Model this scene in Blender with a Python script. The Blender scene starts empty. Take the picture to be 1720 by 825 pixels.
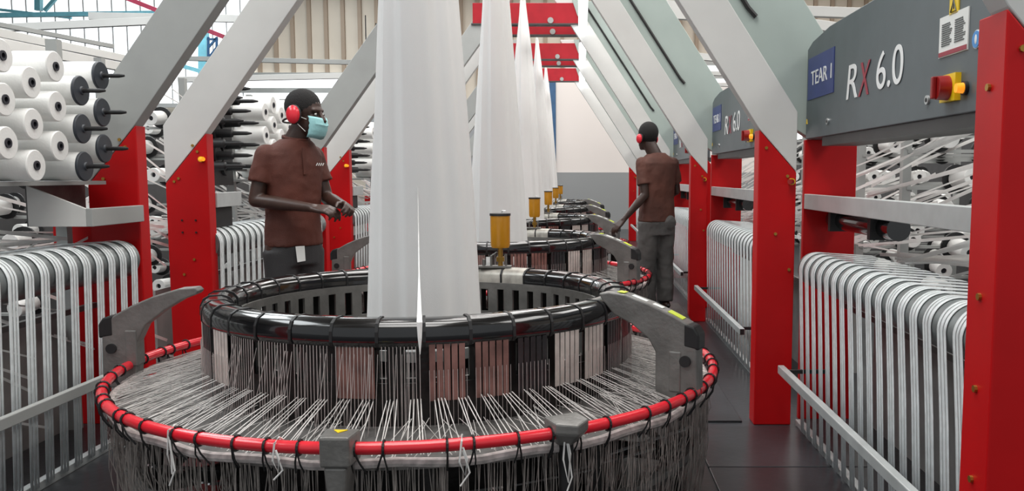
import bpy, bmesh, math, random
from mathutils import Vector, Matrix
random.seed(7)
PI = math.pi
sc = bpy.context.scene
C = sc.collection
V = Vector

# ------------------------------------------------------------------ camera, world, lights, exposure
F_PX = 1450.0; TH = math.radians(5.5); EYE = 1.27
cam_d = bpy.data.cameras.new('camera'); cam = bpy.data.objects.new('camera', cam_d); C.objects.link(cam)
cam.location = (0, 0, EYE); cam.rotation_euler = (math.radians(90) - TH, 0, 0)
cam_d.sensor_width = 36.0; cam_d.lens = 36.0 * F_PX / 1720.0
PX0 = 975.0; PY0 = 296.0 + F_PX * math.tan(TH)
cam_d.shift_x = -(PX0 - 860.0) / 1720.0
cam_d.shift_y = (PY0 - 412.5) / 1720.0
cam_d.clip_end = 200
sc.camera = cam
sc.view_settings.view_transform = 'Standard'; sc.view_settings.look = 'None'
sc.view_settings.exposure = 0.36; sc.view_settings.gamma = 1.0
sc.view_settings.use_curve_mapping = False

w = bpy.data.worlds.new('world'); sc.world = w; w.use_nodes = True
w.node_tree.nodes['Background'].inputs[0].default_value = (0.93, 0.97, 1.0, 1)
w.node_tree.nodes['Background'].inputs[1].default_value = 0.42

def area(name, loc, rot, sx, sy, power, col=(1, 0.98, 0.95)):
    l = bpy.data.lights.new(name, 'AREA'); l.shape = 'RECTANGLE'; l.size = sx; l.size_y = sy
    l.energy = power; l.color = col
    o = bpy.data.objects.new(name, l); C.objects.link(o); o.location = loc; o.rotation_euler = rot
    return o
for i, y in enumerate((1.5, 8.0, 15.0, 21.5)):  # unseen overhead area lights added to brighten the hall
    area('fill_light_centre', (-0.7, y, 7.2), (0, 0, 0), 3.0, 5.0, 300)
    area('fill_light_side', (-7.0, y, 7.2), (0, 0, 0), 3.0, 5.0, 330, (0.93, 0.98, 1.0))
    area('fill_light_side', (6.0, y, 7.2), (0, 0, 0), 3.0, 5.0, 260)

# ------------------------------------------------------------------ pixel ray helpers (numbers read off the photograph)
def ray(px, py):
    u = (px - PX0) / F_PX; v = (PY0 - py) / F_PX
    return V((u, math.cos(TH) + v * math.sin(TH), -math.sin(TH) + v * math.cos(TH)))
def at_y(px, py, Y):
    d = ray(px, py); p = d * (Y / d.y); return V((p.x, p.y, p.z + EYE))
def at_x(px, py, X):
    d = ray(px, py); p = d * (X / d.x); return V((p.x, p.y, p.z + EYE))

# ------------------------------------------------------------------ materials
def mat(name, col, rough=0.5, metal=0.0, var=0.06, scale=8.0, bump=0.0, bscale=60.0, coat=0.0, emit=None, estr=0.0, spec=0.5, trans=0.0, alpha=1.0, dirt=0.0):
    m = bpy.data.materials.new(name); m.use_nodes = True
    nt = m.node_tree; N = nt.nodes; L = nt.links
    b = N['Principled BSDF']
    b.inputs['Roughness'].default_value = rough; b.inputs['Metallic'].default_value = metal
    b.inputs['Coat Weight'].default_value = coat; b.inputs['Specular IOR Level'].default_value = spec
    b.inputs['Transmission Weight'].default_value = trans; b.inputs['Alpha'].default_value = alpha
    tc = N.new('ShaderNodeTexCoord'); nz = N.new('ShaderNodeTexNoise'); nz.inputs['Scale'].default_value = scale
    nz.inputs['Detail'].default_value = 5
    L.new(tc.outputs['Object'], nz.inputs['Vector'])
    rp = N.new('ShaderNodeValToRGB')
    c0 = [max(0, c * (1 - var * 2 - dirt)) for c in col]; c1 = [min(1, c * (1 + var)) for c in col]
    rp.color_ramp.elements[0].position = 0.3; rp.color_ramp.elements[1].position = 0.65
    rp.color_ramp.elements[0].color = (*c0, 1); rp.color_ramp.elements[1].color = (*c1, 1)
    L.new(nz.outputs['Fac'], rp.inputs['Fac']); L.new(rp.outputs['Color'], b.inputs['Base Color'])
    if bump > 0:
        n2 = N.new('ShaderNodeTexNoise'); n2.inputs['Scale'].default_value = bscale
        L.new(tc.outputs['Object'], n2.inputs['Vector'])
        bp = N.new('ShaderNodeBump'); bp.inputs['Strength'].default_value = bump; bp.inputs['Distance'].default_value = 0.01
        L.new(n2.outputs['Fac'], bp.inputs['Height']); L.new(bp.outputs['Normal'], b.inputs['Normal'])
    if emit:
        b.inputs['Emission Color'].default_value = (*emit, 1); b.inputs['Emission Strength'].default_value = estr
    return m
def cloth_mat(name, col, var, wave_scale):
    m = mat(name, col, 0.75, var=var, scale=3.0, bump=0.25, bscale=220)
    return m
M = {}
M['red'] = mat('red_paint', (0.50, 0.004, 0.006), 0.42, spec=0.25, var=0.05, scale=3)
M['beamred'] = mat('red_crossbeam_paint', (0.38, 0.012, 0.022), 0.5, spec=0.25, var=0.05)
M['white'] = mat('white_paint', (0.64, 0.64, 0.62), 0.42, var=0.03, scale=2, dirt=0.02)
M['grey'] = mat('grey_paint_and_shaded_white', (0.36, 0.37, 0.36), 0.42, var=0.05, scale=2, dirt=0.05)
M['green'] = mat('green_grey_paint_and_recess_tone', (0.40, 0.47, 0.44), 0.38, var=0.05, scale=2)
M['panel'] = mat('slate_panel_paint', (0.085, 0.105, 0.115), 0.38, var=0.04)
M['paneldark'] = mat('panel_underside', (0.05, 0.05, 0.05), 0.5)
M['alu'] = mat('cast_aluminium', (0.20, 0.195, 0.185), 0.40, metal=0.4, var=0.12, scale=10, bump=0.15)
M['aludark'] = mat('dark_cast_iron', (0.12, 0.118, 0.115), 0.42, metal=0.4, var=0.12, scale=10, bump=0.15)
M['steel'] = mat('brushed_steel', (0.55, 0.56, 0.56), 0.3, metal=0.8, var=0.05)
M['shelf'] = mat('zinc_steel', (0.52, 0.55, 0.55), 0.35, metal=0.35, var=0.05)
M['black'] = mat('gloss_black', (0.006, 0.006, 0.007), 0.16, coat=0.6, var=0.3)
M['matblack'] = mat('matt_black_plastic', (0.012, 0.012, 0.013), 0.5, var=0.2)
M['darkdisc'] = mat('dark_blue_grey_plastic', (0.032, 0.038, 0.048), 0.45, var=0.1)
M['darkmetal'] = mat('oily_dark_metal', (0.028, 0.026, 0.025), 0.38, metal=0.5, var=0.3, bump=0.2)
M['beige'] = mat('worn_bare_segment', (0.42, 0.40, 0.36), 0.4, metal=0.3, var=0.15, scale=20)
M['redtube'] = mat('red_hose', (0.72, 0.015, 0.03), 0.25, coat=0.4, var=0.04)
M['tape'] = mat('white_plastic_tape', (0.74, 0.79, 0.80), 0.35, var=0.06, scale=25)
M['tapeg'] = mat('grey_roller', (0.17, 0.19, 0.19), 0.35, metal=0.2, var=0.1)
M['strand'] = mat('white_strand', (0.80, 0.79, 0.77), 0.4, var=0.05, scale=15)
M['tablegrey'] = mat('dusty_table', (0.13, 0.125, 0.12), 0.6, var=0.25, scale=14, bump=0.2)
M['heald'] = mat('heald_wire', (0.52, 0.47, 0.45), 0.35, metal=0.2, var=0.1, scale=20)
M['brown'] = mat('reddish_steel_strip', (0.26, 0.135, 0.115), 0.35, metal=0.25, var=0.2, scale=14)
M['sheen'] = mat('strip_with_painted_sheen', (0.62, 0.56, 0.52), 0.35, metal=0.15, var=0.12, scale=14)  # pale colour stands for the reflection on stainless bands
M['dstrip'] = mat('dark_steel_strip', (0.045, 0.045, 0.048), 0.3, metal=0.5, var=0.2, scale=14)
M['spool'] = mat('white_wound_tape', (0.80, 0.80, 0.78), 0.45, var=0.03, scale=6, bump=0.1, bscale=90)
M['core'] = mat('dark_core', (0.02, 0.02, 0.028), 0.5)
M['amber'] = mat('amber_plastic', (0.62, 0.27, 0.012), 0.3, coat=0.3, var=0.08, scale=5)
M['brass'] = mat('brass', (0.42, 0.24, 0.05), 0.35, metal=0.8)
M['yellow'] = mat('yellow_plastic', (0.80, 0.56, 0.01), 0.4)
M['redknob'] = mat('red_knob', (0.28, 0.008, 0.008), 0.35)
M['orange'] = mat('orange_lamp_lens', (0.9, 0.30, 0.01), 0.3, emit=(1, 0.35, 0.02), estr=0.6)
M['bluesign'] = mat('blue_sign', (0.028, 0.045, 0.19), 0.4)
M['letter'] = mat('white_lettering', (0.78, 0.80, 0.80), 0.4, var=0.01)
M['redletter'] = mat('red_lettering', (0.30, 0.02, 0.04), 0.4, var=0.01)
M['paper'] = mat('paper', (0.75, 0.77, 0.75), 0.6, var=0.02)
M['print'] = mat('printing_ink', (0.10, 0.11, 0.11), 0.6)
M['bluedisc'] = mat('blue_mandatory_sign', (0.05, 0.25, 0.60), 0.4)
M['sticker'] = mat('yellow_green_sticker', (0.60, 0.72, 0.05), 0.5)
M['fabric'] = mat('woven_white_fabric', (0.86, 0.86, 0.85), 0.55, var=0.015, scale=2, bump=0.1, bscale=300)
M['floor'] = mat('dark_painted_floor', (0.028, 0.030, 0.034), 0.28, var=0.25, scale=1.2, bump=0.1, bscale=20)
M['wallw'] = mat('white_plaster', (0.72, 0.67, 0.64), 0.8, var=0.01, scale=1)
M['wallg'] = mat('grey_plaster', (0.27, 0.28, 0.285), 0.8, var=0.01, scale=1)
M['clad'] = mat('tan_cladding', (0.55, 0.49, 0.41), 0.6, var=0.06, scale=0.6)
M['cladd'] = mat('cladding_rib', (0.30, 0.23, 0.17), 0.6, var=0.06, scale=0.6)
M['daylight'] = mat('translucent_sheet_lit_by_daylight', (0.8, 0.85, 0.88), 0.5, emit=(0.92, 0.97, 1.0), estr=1.25, var=0.03)
M['lampmat'] = mat('lamp_tube', (0.9, 0.9, 0.9), 0.4, emit=(0.97, 0.99, 1.0), estr=3.2)
M['darkwall'] = mat('dark_wall_and_shade_backdrop', (0.05, 0.05, 0.052), 0.7)
M['cyan'] = mat('cyan_paint', (0.22, 0.58, 0.70), 0.45)
M['blue'] = mat('blue_paint', (0.025, 0.09, 0.20), 0.45)
M['pinkred'] = mat('faded_red_pipe', (0.42, 0.04, 0.09), 0.45)
M['skin'] = mat('dark_skin', (0.045, 0.021, 0.015), 0.42, var=0.1, scale=15, bump=0.05)
M['hair'] = mat('black_hair', (0.008, 0.007, 0.007), 0.85, bump=0.6, bscale=180)
M['shirt'] = cloth_mat('rust_brown_cotton', (0.085, 0.019, 0.010), 0.22, 20)
M['shirt2'] = cloth_mat('brown_cotton', (0.105, 0.036, 0.024), 0.25, 20)
M['trouser'] = cloth_mat('dark_grey_trouser_cloth', (0.030, 0.030, 0.032), 0.15, 20)
M['trouser2'] = cloth_mat('grey_trouser_cloth', (0.10, 0.095, 0.092), 0.15, 20)
M['mask'] = mat('pale_blue_mask', (0.30, 0.58, 0.60), 0.7, var=0.04, bump=0.2, bscale=90)
M['eye'] = mat('eye_white', (0.5, 0.48, 0.45), 0.3)
M['muff'] = mat('red_ear_muff', (0.75, 0.02, 0.04), 0.3, coat=0.3)
M['pinkish'] = mat('pink_faded_hose', (0.55, 0.05, 0.10), 0.35)
M['dust'] = mat('dusty_grey_sheet', (0.30, 0.29, 0.28), 0.6, var=0.15, scale=4)
M['thread'] = mat('brownish_thread', (0.30, 0.27, 0.25), 0.5, var=0.25, scale=20)  # darker brownish colour for the strands hanging under the ring
M['warp'] = mat('warp_tape', (0.56, 0.54, 0.52), 0.4, var=0.2, scale=9)
M['lowring'] = mat('tape_wrapped_ring', (0.55, 0.50, 0.48), 0.5, var=0.2, scale=30)

# ------------------------------------------------------------------ mesh builder
ORI = {}
class MB:
    def __init__(s): s.v = []; s.f = []
    def add(s, vs, fs):
        o = len(s.v); s.v += [V(p) for p in vs]; s.f += [tuple(i + o for i in f) for f in fs]; return s
    def box(s, x0, x1, y0, y1, z0, z1):
        return s.add([(x0,y0,z0),(x1,y0,z0),(x1,y1,z0),(x0,y1,z0),(x0,y0,z1),(x1,y0,z1),(x1,y1,z1),(x0,y1,z1)],
                     [(0,3,2,1),(4,5,6,7),(0,1,5,4),(1,2,6,5),(2,3,7,6),(3,0,4,7)])
    def prism(s, poly, off):          # poly: 3-D points in order, extruded by the vector off
        n = len(poly); off = V(off); a = [V(p) for p in poly]; b = [p + off for p in a]
        nrm = V((0, 0, 0))
        for i in range(n): nrm += (a[i]).cross(a[(i + 1) % n])
        if nrm.dot(off) > 0: a, b = b, a
        return s.add(a + b, [tuple(range(n)), tuple(range(2 * n - 1, n - 1, -1))] + [(i, n + i, n + (i + 1) % n, (i + 1) % n)[::-1] for i in range(n)])
    def bar(s, p0, p1, w, h, up=(0, 0, 1)):
        p0 = V(p0); p1 = V(p1); d = (p1 - p0).normalized(); up = V(up)
        if abs(d.dot(up)) > 0.99: up = V((0, 1, 0))
        x = d.cross(up).normalized(); y = x.cross(d).normalized()
        q = [x * (a * w / 2) + y * (b * h / 2) for a, b in ((-1,-1),(1,-1),(1,1),(-1,1))]
        return s.add([p0 + k for k in q] + [p1 + k for k in q], [(0,3,2,1)[::-1],(4,5,6,7)[::-1]] + [(i, 4+i, 4+(i+1)%4, (i+1)%4)[::-1] for i in range(4)])
    def cyl(s, p0, p1, r0, r1=None, n=16, caps=True):
        r1 = r0 if r1 is None else r1; p0 = V(p0); p1 = V(p1); d = (p1 - p0).normalized()
        up = V((0, 0, 1)) if abs(d.z) < 0.9 else V((1, 0, 0)); x = d.cross(up).normalized(); y = x.cross(d)
        vs = []
        for p, r in ((p0, r0), (p1, r1)):
            vs += [p + (x * math.cos(2*PI*i/n) + y * math.sin(2*PI*i/n)) * r for i in range(n)]
        fs = [(i, (i+1) % n, n + (i+1) % n, n + i) for i in range(n)]
        if caps: fs += [tuple(range(n))[::-1], tuple(range(n, 2*n))]
        return s.add(vs, fs)
    def tube(s, pts, r, n=8, closed=False, flat=1.0):
        pts = [V(p) for p in pts]; m = len(pts); vs = []; prev = None
        for i, p in enumerate(pts):
            a = pts[(i-1) % m] if (closed or i > 0) else p; b = pts[(i+1) % m] if (closed or i < m-1) else p
            d = (b - a).normalized(); up = V((0, 0, 1)) if abs(d.z) < 0.95 else V((0, 1, 0))
            if prev is not None and abs(d.z) > 0.6: up = prev if abs(prev.dot(d)) < 0.9 else up
            x = d.cross(up).normalized(); y = x.cross(d); prev = y
            rr = r[i] if isinstance(r, (list, tuple)) else r
            vs += [p + (x * math.cos(2*PI*k/n) + y * math.sin(2*PI*k/n) * flat) * rr for k in range(n)]
        fs = []
        for i in range(m if closed else m-1):
            j = (i+1) % m
            fs += [(i*n+k, i*n+(k+1) % n, j*n+(k+1) % n, j*n+k) for k in range(n)]
        if not closed: fs += [tuple(range(n))[::-1], tuple(range((m-1)*n, m*n))]
        return s.add(vs, fs)
    def ell(s, c, r, n=16, rot=None):
        c = V(c); vs = []; m = n // 2
        for i in range(m + 1):
            t = PI * i / m
            for k in range(n):
                q = V((math.sin(t)*math.cos(2*PI*k/n)*r[0], math.sin(t)*math.sin(2*PI*k/n)*r[1], math.cos(t)*r[2]))
                vs.append(c + (rot @ q if rot else q))
        return s.add(vs, [(i*n+k, (i+1)*n+k, (i+1)*n+(k+1) % n, i*n+(k+1) % n) for i in range(m) for k in range(n)])
    def lathe(s, prof, c=(0,0,0), a0=0, a1=2*PI, n=72, close=True):   # prof: closed list of (r, z)
        c = V(c); full = abs(a1 - a0 - 2*PI) < 1e-6; m = n if full else n + 1; P = len(prof); vs = []
        for i in range(m):
            a = a0 + (a1 - a0) * i / n
            vs += [c + V((math.cos(a)*r, math.sin(a)*r, z)) for r, z in prof]
        fs = []
        for i in range(n):
            j = (i+1) % m
            for k in range(P if close else P-1):
                l = (k+1) % P; fs.append((i*P+k, j*P+k, j*P+l, i*P+l))
        if not full and close: fs += [tuple(range(P)), tuple(range((m-1)*P, m*P))[::-1]]
        return s.add(vs, fs)
    def loft(s, rings, cap=True):
        n = len(rings[0]); vs = [p for r in rings for p in r]
        fs = [(i*n+k, i*n+(k+1) % n, (i+1)*n+(k+1) % n, (i+1)*n+k) for i in range(len(rings)-1) for k in range(n)]
        if cap: fs += [tuple(range(n))[::-1], tuple(range((len(rings)-1)*n, len(rings)*n))]
        return s.add(vs, fs)
    def build(s, name, m, parent=None, smooth=False, bevel=0.0, fix=True):
        if parent is None:
            xs = [p.x for p in s.v]; ys = [p.y for p in s.v]; zs = [p.z for p in s.v]
            o0 = V(((min(xs)+max(xs))/2, (min(ys)+max(ys))/2, min(zs)))
        else: o0 = ORI[parent.name]
        me = bpy.data.meshes.new(name); me.from_pydata([tuple(p - o0) for p in s.v], [], s.f)
        if fix:
            bm = bmesh.new(); bm.from_mesh(me); bmesh.ops.recalc_face_normals(bm, faces=bm.faces); bm.to_mesh(me); bm.free()
        me.materials.append(M[m] if isinstance(m, str) else m)
        o = bpy.data.objects.new(name, me); C.objects.link(o)
        if parent is None: o.location = o0
        else: o.parent = parent
        ORI[o.name] = o0
        if smooth:
            me.polygons.foreach_set('use_smooth', [True] * len(me.polygons))
            try: me.set_sharp_from_angle(angle=math.radians(38))
            except Exception: pass
        if bevel > 0:
            bv = o.modifiers.new('bevel', 'BEVEL'); bv.width = bevel; bv.segments = 2; bv.limit_method = 'ANGLE'
        return o
def tag(o, label=None, cat=None, group=None, kind=None):
    if label: o['label'] = label
    if cat: o['category'] = cat
    if group: o['group'] = group
    if kind: o['kind'] = kind
    return o
def empty(name, loc, label, cat, group=None):
    o = bpy.data.objects.new(name, None); C.objects.link(o); o.location = loc; o.empty_display_size = 0.1
    ORI[o.name] = V(loc); return tag(o, label, cat, group)
KIDS = {}
def copy_tree(root, loc, label=None, group=None, skip=()):
    r = root.copy(); C.objects.link(r); r.location = loc
    if label: r['label'] = label
    if group: r['group'] = group
    def rec(src, dst):
        for ch in src.children:
            if ch.name.split('.')[0] in skip: continue
            c = ch.copy(); C.objects.link(c); c.parent = dst; rec(ch, c)
    rec(root, r); ORI[r.name] = V(loc)
    return r
def struct(mb, name, m, **k): return tag(mb.build(name, m, **k), kind='structure')

P = 3.5; D0 = 3.85; CX = -0.70; FLOOR = -0.14; NL = 5
DK = [D0 + P * k for k in range(NL)]
ORD = ['nearest', 'second', 'third', 'fourth', 'fifth and farthest']
WHICH = ['of the nearest loom', 'of the second loom', 'of the third loom', 'of the fourth loom', 'of the farthest loom']

# ------------------------------------------------------------------ the hall
struct(MB().box(-18, 12, -3, 27, FLOOR - 0.1, FLOOR), 'floor', 'floor')
struct(MB().box(-18, 12, -3, 27, 8.0, 8.1), 'ceiling', 'clad')
mb = MB(); ribs = MB()
mb.box(-18, 12, 26.2, 26.4, FLOOR, 8)
x = -9.6
while x < 12:
    ribs.box(x, x + 0.11, 26.10, 26.2, 3.0, 8); x += 0.5
wb = struct(mb, 'wall_back', 'clad')
rb = ribs.build('cladding_ribs', 'cladd', wb)
struct(MB().box(-18.2, -18, -3, 27, FLOOR, 8), 'wall_left', 'darkwall')
struct(MB().box(12, 12.2, -3, 27, FLOOR, 8), 'wall_right', 'clad')
# daylight sheets high on the left of the back wall
win = struct(MB().box(-17.8, -9.75, 26.05, 26.15, 3.4, 7.9), 'window_1', 'daylight')
mb = MB(); x = -17.6
while x < -9.8: mb.box(x, x + 0.035, 26.0, 26.05, 3.4, 7.9); x += 0.42
mb.box(-17.8, -9.7, 25.9, 26.0, 3.3, 3.42)
mb.build('window_frame', 'letter', win)
def louvre(name, x0, x1, z0, z1, n):
    o = struct(MB().box(x0, x1, 26.02, 26.12, z0, z1), name, 'daylight')
    m_ = MB()
    for i in range(n + 1):
        z = z0 + (z1 - z0) * i / n; m_.box(x0, x1, 25.9, 26.0, z - 0.07, z + 0.07)
    m_.build('window_frame', 'grey', o)
louvre('window_2', -10.6, -5.2, 2.0, 4.25, 5)
louvre('window_3', 3.3, 8.5, 1.9, 4.6, 7)
# white and grey partition with its blue post
p0 = at_y(934, 300, 23.0).x
struct(MB().box(p0, 5.5, 23.0, 23.2, 1.37, 3.72), 'wall_partition', 'wallw')
struct(MB().box(p0, 5.5, 22.99, 23.21, FLOOR, 1.37), 'trim_1', 'wallg')
o = MB().box(p0 - 0.17, p0 - 0.002, 22.95, 23.15, FLOOR, 3.8).build('steel_column', 'blue')
tag(o, 'dark blue steel column at the left edge of the white partition wall', 'column')
struct(MB().box(-6.0, p0 - 0.2, 24.2, 24.4, FLOOR, 3.0), 'wall_rear', 'wallg')

# floor deck sheets seen at lower right
def deck(x0, x1, y0, y1, lab):
    o = MB().box(x0, x1, y0, y1, FLOOR, FLOOR + 0.012).build('floor_plate', 'floor', bevel=0.004); tag(o, lab, 'floor plate', 'black floor plates in the aisle')
deck(0.62, 1.5, 2.6, 4.05, 'black floor plate at the foot of the wide red post, nearer the camera')
deck(0.62, 1.5, 4.06, 4.74, 'black floor plate touching the base of the wide red post')
deck(0.62, 0.93, 4.85, 7.0, 'black floor plate along the second tape curtain in the aisle')

# ------------------------------------------------------------------ circular loom (built round the origin of loom 0)
c0 = V((CX, D0, 0))
NSEG = 36
def cyl_pt(r, a, z): return V((CX + r*math.cos(a), D0 + r*math.sin(a), z))
def make_loom():
    L = empty('circular_loom', (CX, D0, FLOOR), 'nearest circular loom with glossy black segmented ring inside a red tube ring', 'loom', 'circular looms in a row')
    ORI[L.name] = V((CX, D0, FLOOR))
    # base drum, table, feet
    MB().lathe([(0.0001, FLOOR), (0.80, FLOOR), (0.86, 0.0), (0.86, 0.33), (0.0001, 0.33)], (CX, D0, 0), close=False, n=48).build('base_drum', 'darkmetal', L, smooth=True)
    MB().lathe([(0.80, 0.36), (1.235, 0.355), (1.235, 0.375), (0.80, 0.395)], (CX, D0, 0), n=72).build('table_ring', 'tablegrey', L, smooth=True)
    MB().tube([cyl_pt(1.20, 2*PI*i/72, 0.13) for i in range(72)], 0.028, 8, True).build('lower_frame_ring', 'aludark', L, smooth=True)
    MB().tube([cyl_pt(1.08, 2*PI*i/72, 0.02) for i in range(72)], 0.020, 8, True).build('lower_frame_ring', 'matblack', L, smooth=True)
    for i in range(12):
        a = 2*PI*(i + 0.35)/12
        MB().bar(cyl_pt(0.84, a, 0.13), cyl_pt(1.2, a, 0.13), 0.03, 0.06).bar(cyl_pt(1.16, a, FLOOR), cyl_pt(1.16, a, 0.36), 0.05, 0.05, (1,0,0)).build('support_leg', 'darkmetal', L, bevel=0.004)
    # slotted drum
    for (ra, rb_, nm, mt) in ((0.79, 0.805, 'slotted_drum', 'alu'), (0.872, 0.880, 'slotted_drum', 'darkmetal')):
        mb = MB(); z0, z1, s0, s1 = 0.38, 0.70, 0.545, 0.665; NS = 54
        for i in range(NS):
            a = 2*PI*i/NS; da = 2*PI/NS
            for (u0, u1, zz) in ((0, .28, (z0, z1)), (.28, .72, (z0, s0)), (.28, .72, (s1, z1)), (.72, 1, (z0, z1))):
                mb.lathe([(ra, zz[0]), (rb_, zz[0]), (rb_, zz[1]), (ra, zz[1])], (CX, D0, 0), a+da*u0, a+da*u1, 2)
        mb.build(nm, mt, L)
    # black cap segments
    prof = [(0.80, 0.688), (0.798, 0.742), (0.815, 0.766), (0.845, 0.777), (0.89, 0.776), (0.914, 0.762), (0.926, 0.737), (0.928, 0.70), (0.917, 0.682), (0.90, 0.70), (0.82, 0.70)]
    for i in range(NSEG):
        a = 2*PI*i/NSEG; da = 2*PI/NSEG; jz = random.uniform(-0.002, 0.002); jr = random.uniform(-0.002, 0.002)
        ang = math.degrees(a + da/2)
        bare = 64 < ang < 96
        o = MB().lathe([(r + jr, z + jz) for r, z in prof], (CX, D0, 0), a + da*0.035, a + da*0.965, 6).build('ring_cap', 'beige' if bare else 'black', L, smooth=True)
        if bare: o['label'] = 'bare worn metal cap without black cover'
        b2 = MB().lathe([(r + 0.003 if r > 0.86 else r - 0.003, z + (0.003 if z > 0.74 else 0)) for r, z in prof], (CX, D0, 0), a - da*0.035, a + da*0.035, 1)
        b2.build('cap_joint', 'matblack', o)
    # heald strips hanging below each cap
    kinds = ['thin', 'thin', 'brown', 'thin', 'brown', 'brown', 'dark', 'sheen']
    rnd2 = random.Random(21); strips = {'sheen': MB(), 'brown': MB(), 'dstrip': MB()}; wires = MB()
    for i in range(NSEG):
        a = 2*PI*i/NSEG; da = 2*PI/NSEG; deg = math.degrees(a + da/2) % 360
        # front runs from 180 (left) through 270 to 360 (right)
        if 195 < deg < 212: kd = 'sheen'
        elif 180 <= deg <= 195 or 212 <= deg < 225: kd = 'sheen' if deg > 215 else 'dstrip'
        elif 225 <= deg < 258: kd = 'thin'
        elif 258 <= deg < 268: kd = 'brownthin'
        elif 268 <= deg < 278: kd = 'thin'
        elif 278 <= deg < 300: kd = 'brown'
        elif 300 <= deg < 312: kd = 'dstrip'
        elif 312 <= deg < 332: kd = 'sheen'
        elif deg >= 332: kd = 'dstrip'
        else: kd = random.choice(['sheen', 'brown', 'thin', 'dstrip'])
        if kd in ('thin', 'brownthin'):
            for j in range(8):
                t = a + da*rnd2.random()
                rr_ = 0.934 + .10*rnd2.random(); wires.bar(cyl_pt(0.932, t, 0.66), cyl_pt(rr_, t, 0.39), 0.0012, 0.0012)
            for j in range(11):
                t = a + da*(0.10 + 0.8*j/10)
                wires.bar(cyl_pt(0.926, t, 0.685), cyl_pt(0.93, t, 0.40), 0.0022, 0.0022)
            if kd == 'brownthin':
                strips['brown'].lathe([(0.912, 0.50), (0.914, 0.50), (0.914, 0.69), (0.912, 0.69)], (CX, D0, 0), a+da*0.08, a+da*0.92, 3)
        else:
            mbx = strips[kd]
            nb = 5
            for j in range(nb):
                t0 = a + da*(0.10 + 0.8*j/nb); t1 = t0 + da*0.8/nb*0.80
                mbx.lathe([(0.922, 0.49), (0.924, 0.49), (0.924, 0.69), (0.922, 0.69)], (CX, D0, 0), t0, t1, 1)
            for j in range(9):
                t = a + da*(0.10 + 0.8*j/8)
                wires.bar(cyl_pt(0.929, t, 0.60), cyl_pt(0.93, t, 0.40), 0.0016, 0.0016)
    for kd, nm in (('sheen', 'heald strips with pale painted sheen'), ('brown', 'reddish brown heald strips'), ('dstrip', 'dark heald strips')):
        tag(strips[kd].build('heald_strips', kd, L), nm, kind='stuff')
    tag(wires.build('heald_wires', 'heald', L), kind='stuff')
    # warp tapes fanning out from the ring foot to the red ring
    mb = MB(); rnd = random.Random(3)
    for i in range(NSEG):
        a = 2*PI*i/NSEG; da = 2*PI/NSEG
        for g in range(2):
            base = a + da*(0.2 + 0.5*g)
            for j in range(4):
                t0 = base + da*0.07*j; t1 = base + da*0.10*j + rnd.uniform(-0.01, 0.01)
                mb.bar(cyl_pt(0.935, t0, 0.50 + rnd.uniform(-.004, .004)), cyl_pt(1.26, t1, 0.41), 0.0034, 0.0012)
        fr_ = math.degrees(a) % 360; front = 225 < fr_ < 320
        for j in range(6 if front else 22):
            t0 = a + da*rnd.random(); t1 = t0 + rnd.uniform(-0.10, 0.10)*(1 if front else 2.2)
            mb.bar(cyl_pt(0.93 + rnd.uniform(0, .08), t0, 0.455 + rnd.uniform(-.04, 0)), cyl_pt(1.25, t1, 0.40), 0.0024, 0.0010)
    tag(mb.build('warp_tapes', 'warp', L), kind='stuff')
    # red tube ring in lengths between the brackets
    stops = [math.radians(x) for x in (-59.3, -27, 75, 184, 268.5)]
    stops = sorted(s % (2*PI) for s in stops)
    for i, s0 in enumerate(stops):
        s1 = stops[(i+1) % len(stops)]
        if s1 <= s0: s1 += 2*PI
        n = max(4, int((s1 - s0) / 0.06))
        MB().tube([cyl_pt(1.287, s0 + 0.006 + (s1 - s0 - 0.012)*k/n, 0.444) for k in range(n+1)], 0.0205, 12).build('red_tube', 'redtube', L, smooth=True)
    MB().tube([cyl_pt(1.262, 2*PI*i/90, 0.385 + 0.006*math.sin(i*1.3)) for i in range(90)], 0.016, 8, True).build('lower_ring', 'lowring', L, smooth=True)
    rnd = random.Random(5)
    for i in range(64):
        a = 2*PI*i/64 + rnd.uniform(-0.03, 0.03)
        c = cyl_pt(1.287, a, 0.444); rad = V((math.cos(a), math.sin(a), 0)); up = V((0, 0, 1))
        mb = MB().tube([c + (rad*math.cos(t) + up*math.sin(t))*0.0235 for t in [2*PI*k/14 for k in range(14)]], 0.0045, 5, True)
        tw = V((-math.sin(a), math.cos(a), 0)) * rnd.uniform(-0.03, 0.03)
        mb.tube([c + rad*0.022 - up*0.006, c + rad*0.012 - up*0.045 + tw*0.5, c - rad*0.012 - up*0.085 + tw], 0.0032, 5)
        mb.tube([c + rad*0.020 - up*0.010, c + rad*0.014 - up*0.05 - tw*0.3, c - rad*0.006 - up*0.08 - tw*0.4], 0.0028, 5)
        mb.build('cable_tie', 'matblack', L)
    # loose threads hanging under the ring
    mb = MB(); rnd = random.Random(8)
    for i in range(1500):
        a = rnd.random()*2*PI; r = 1.25 + rnd.uniform(-0.07, 0.02); l = rnd.choice((0.2, 0.3, 0.45, 0.5)); b = a + rnd.uniform(-0.02, 0.02)
        mb.tube([cyl_pt(r, a, 0.37), cyl_pt(r + rnd.uniform(-.02, .02), (a+b)/2, 0.37 - l/2), cyl_pt(r - .03, b, 0.37 - l)], 0.0016, 3)
    tag(mb.build('hanging_threads', 'thread', L), kind='stuff')
    mb = MB()
    for i in range(24):
        a = 2*PI*i/24 + rnd.uniform(-.03, .03)
        for s in (-1, 1):
            MB().bar(cyl_pt(0.95, a + 0.02*s, 0.16), cyl_pt(1.23, a + 0.012*s + 0.10, 0.27), 0.006, 0.006).build('guide_rod', 'steel', L)
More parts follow.
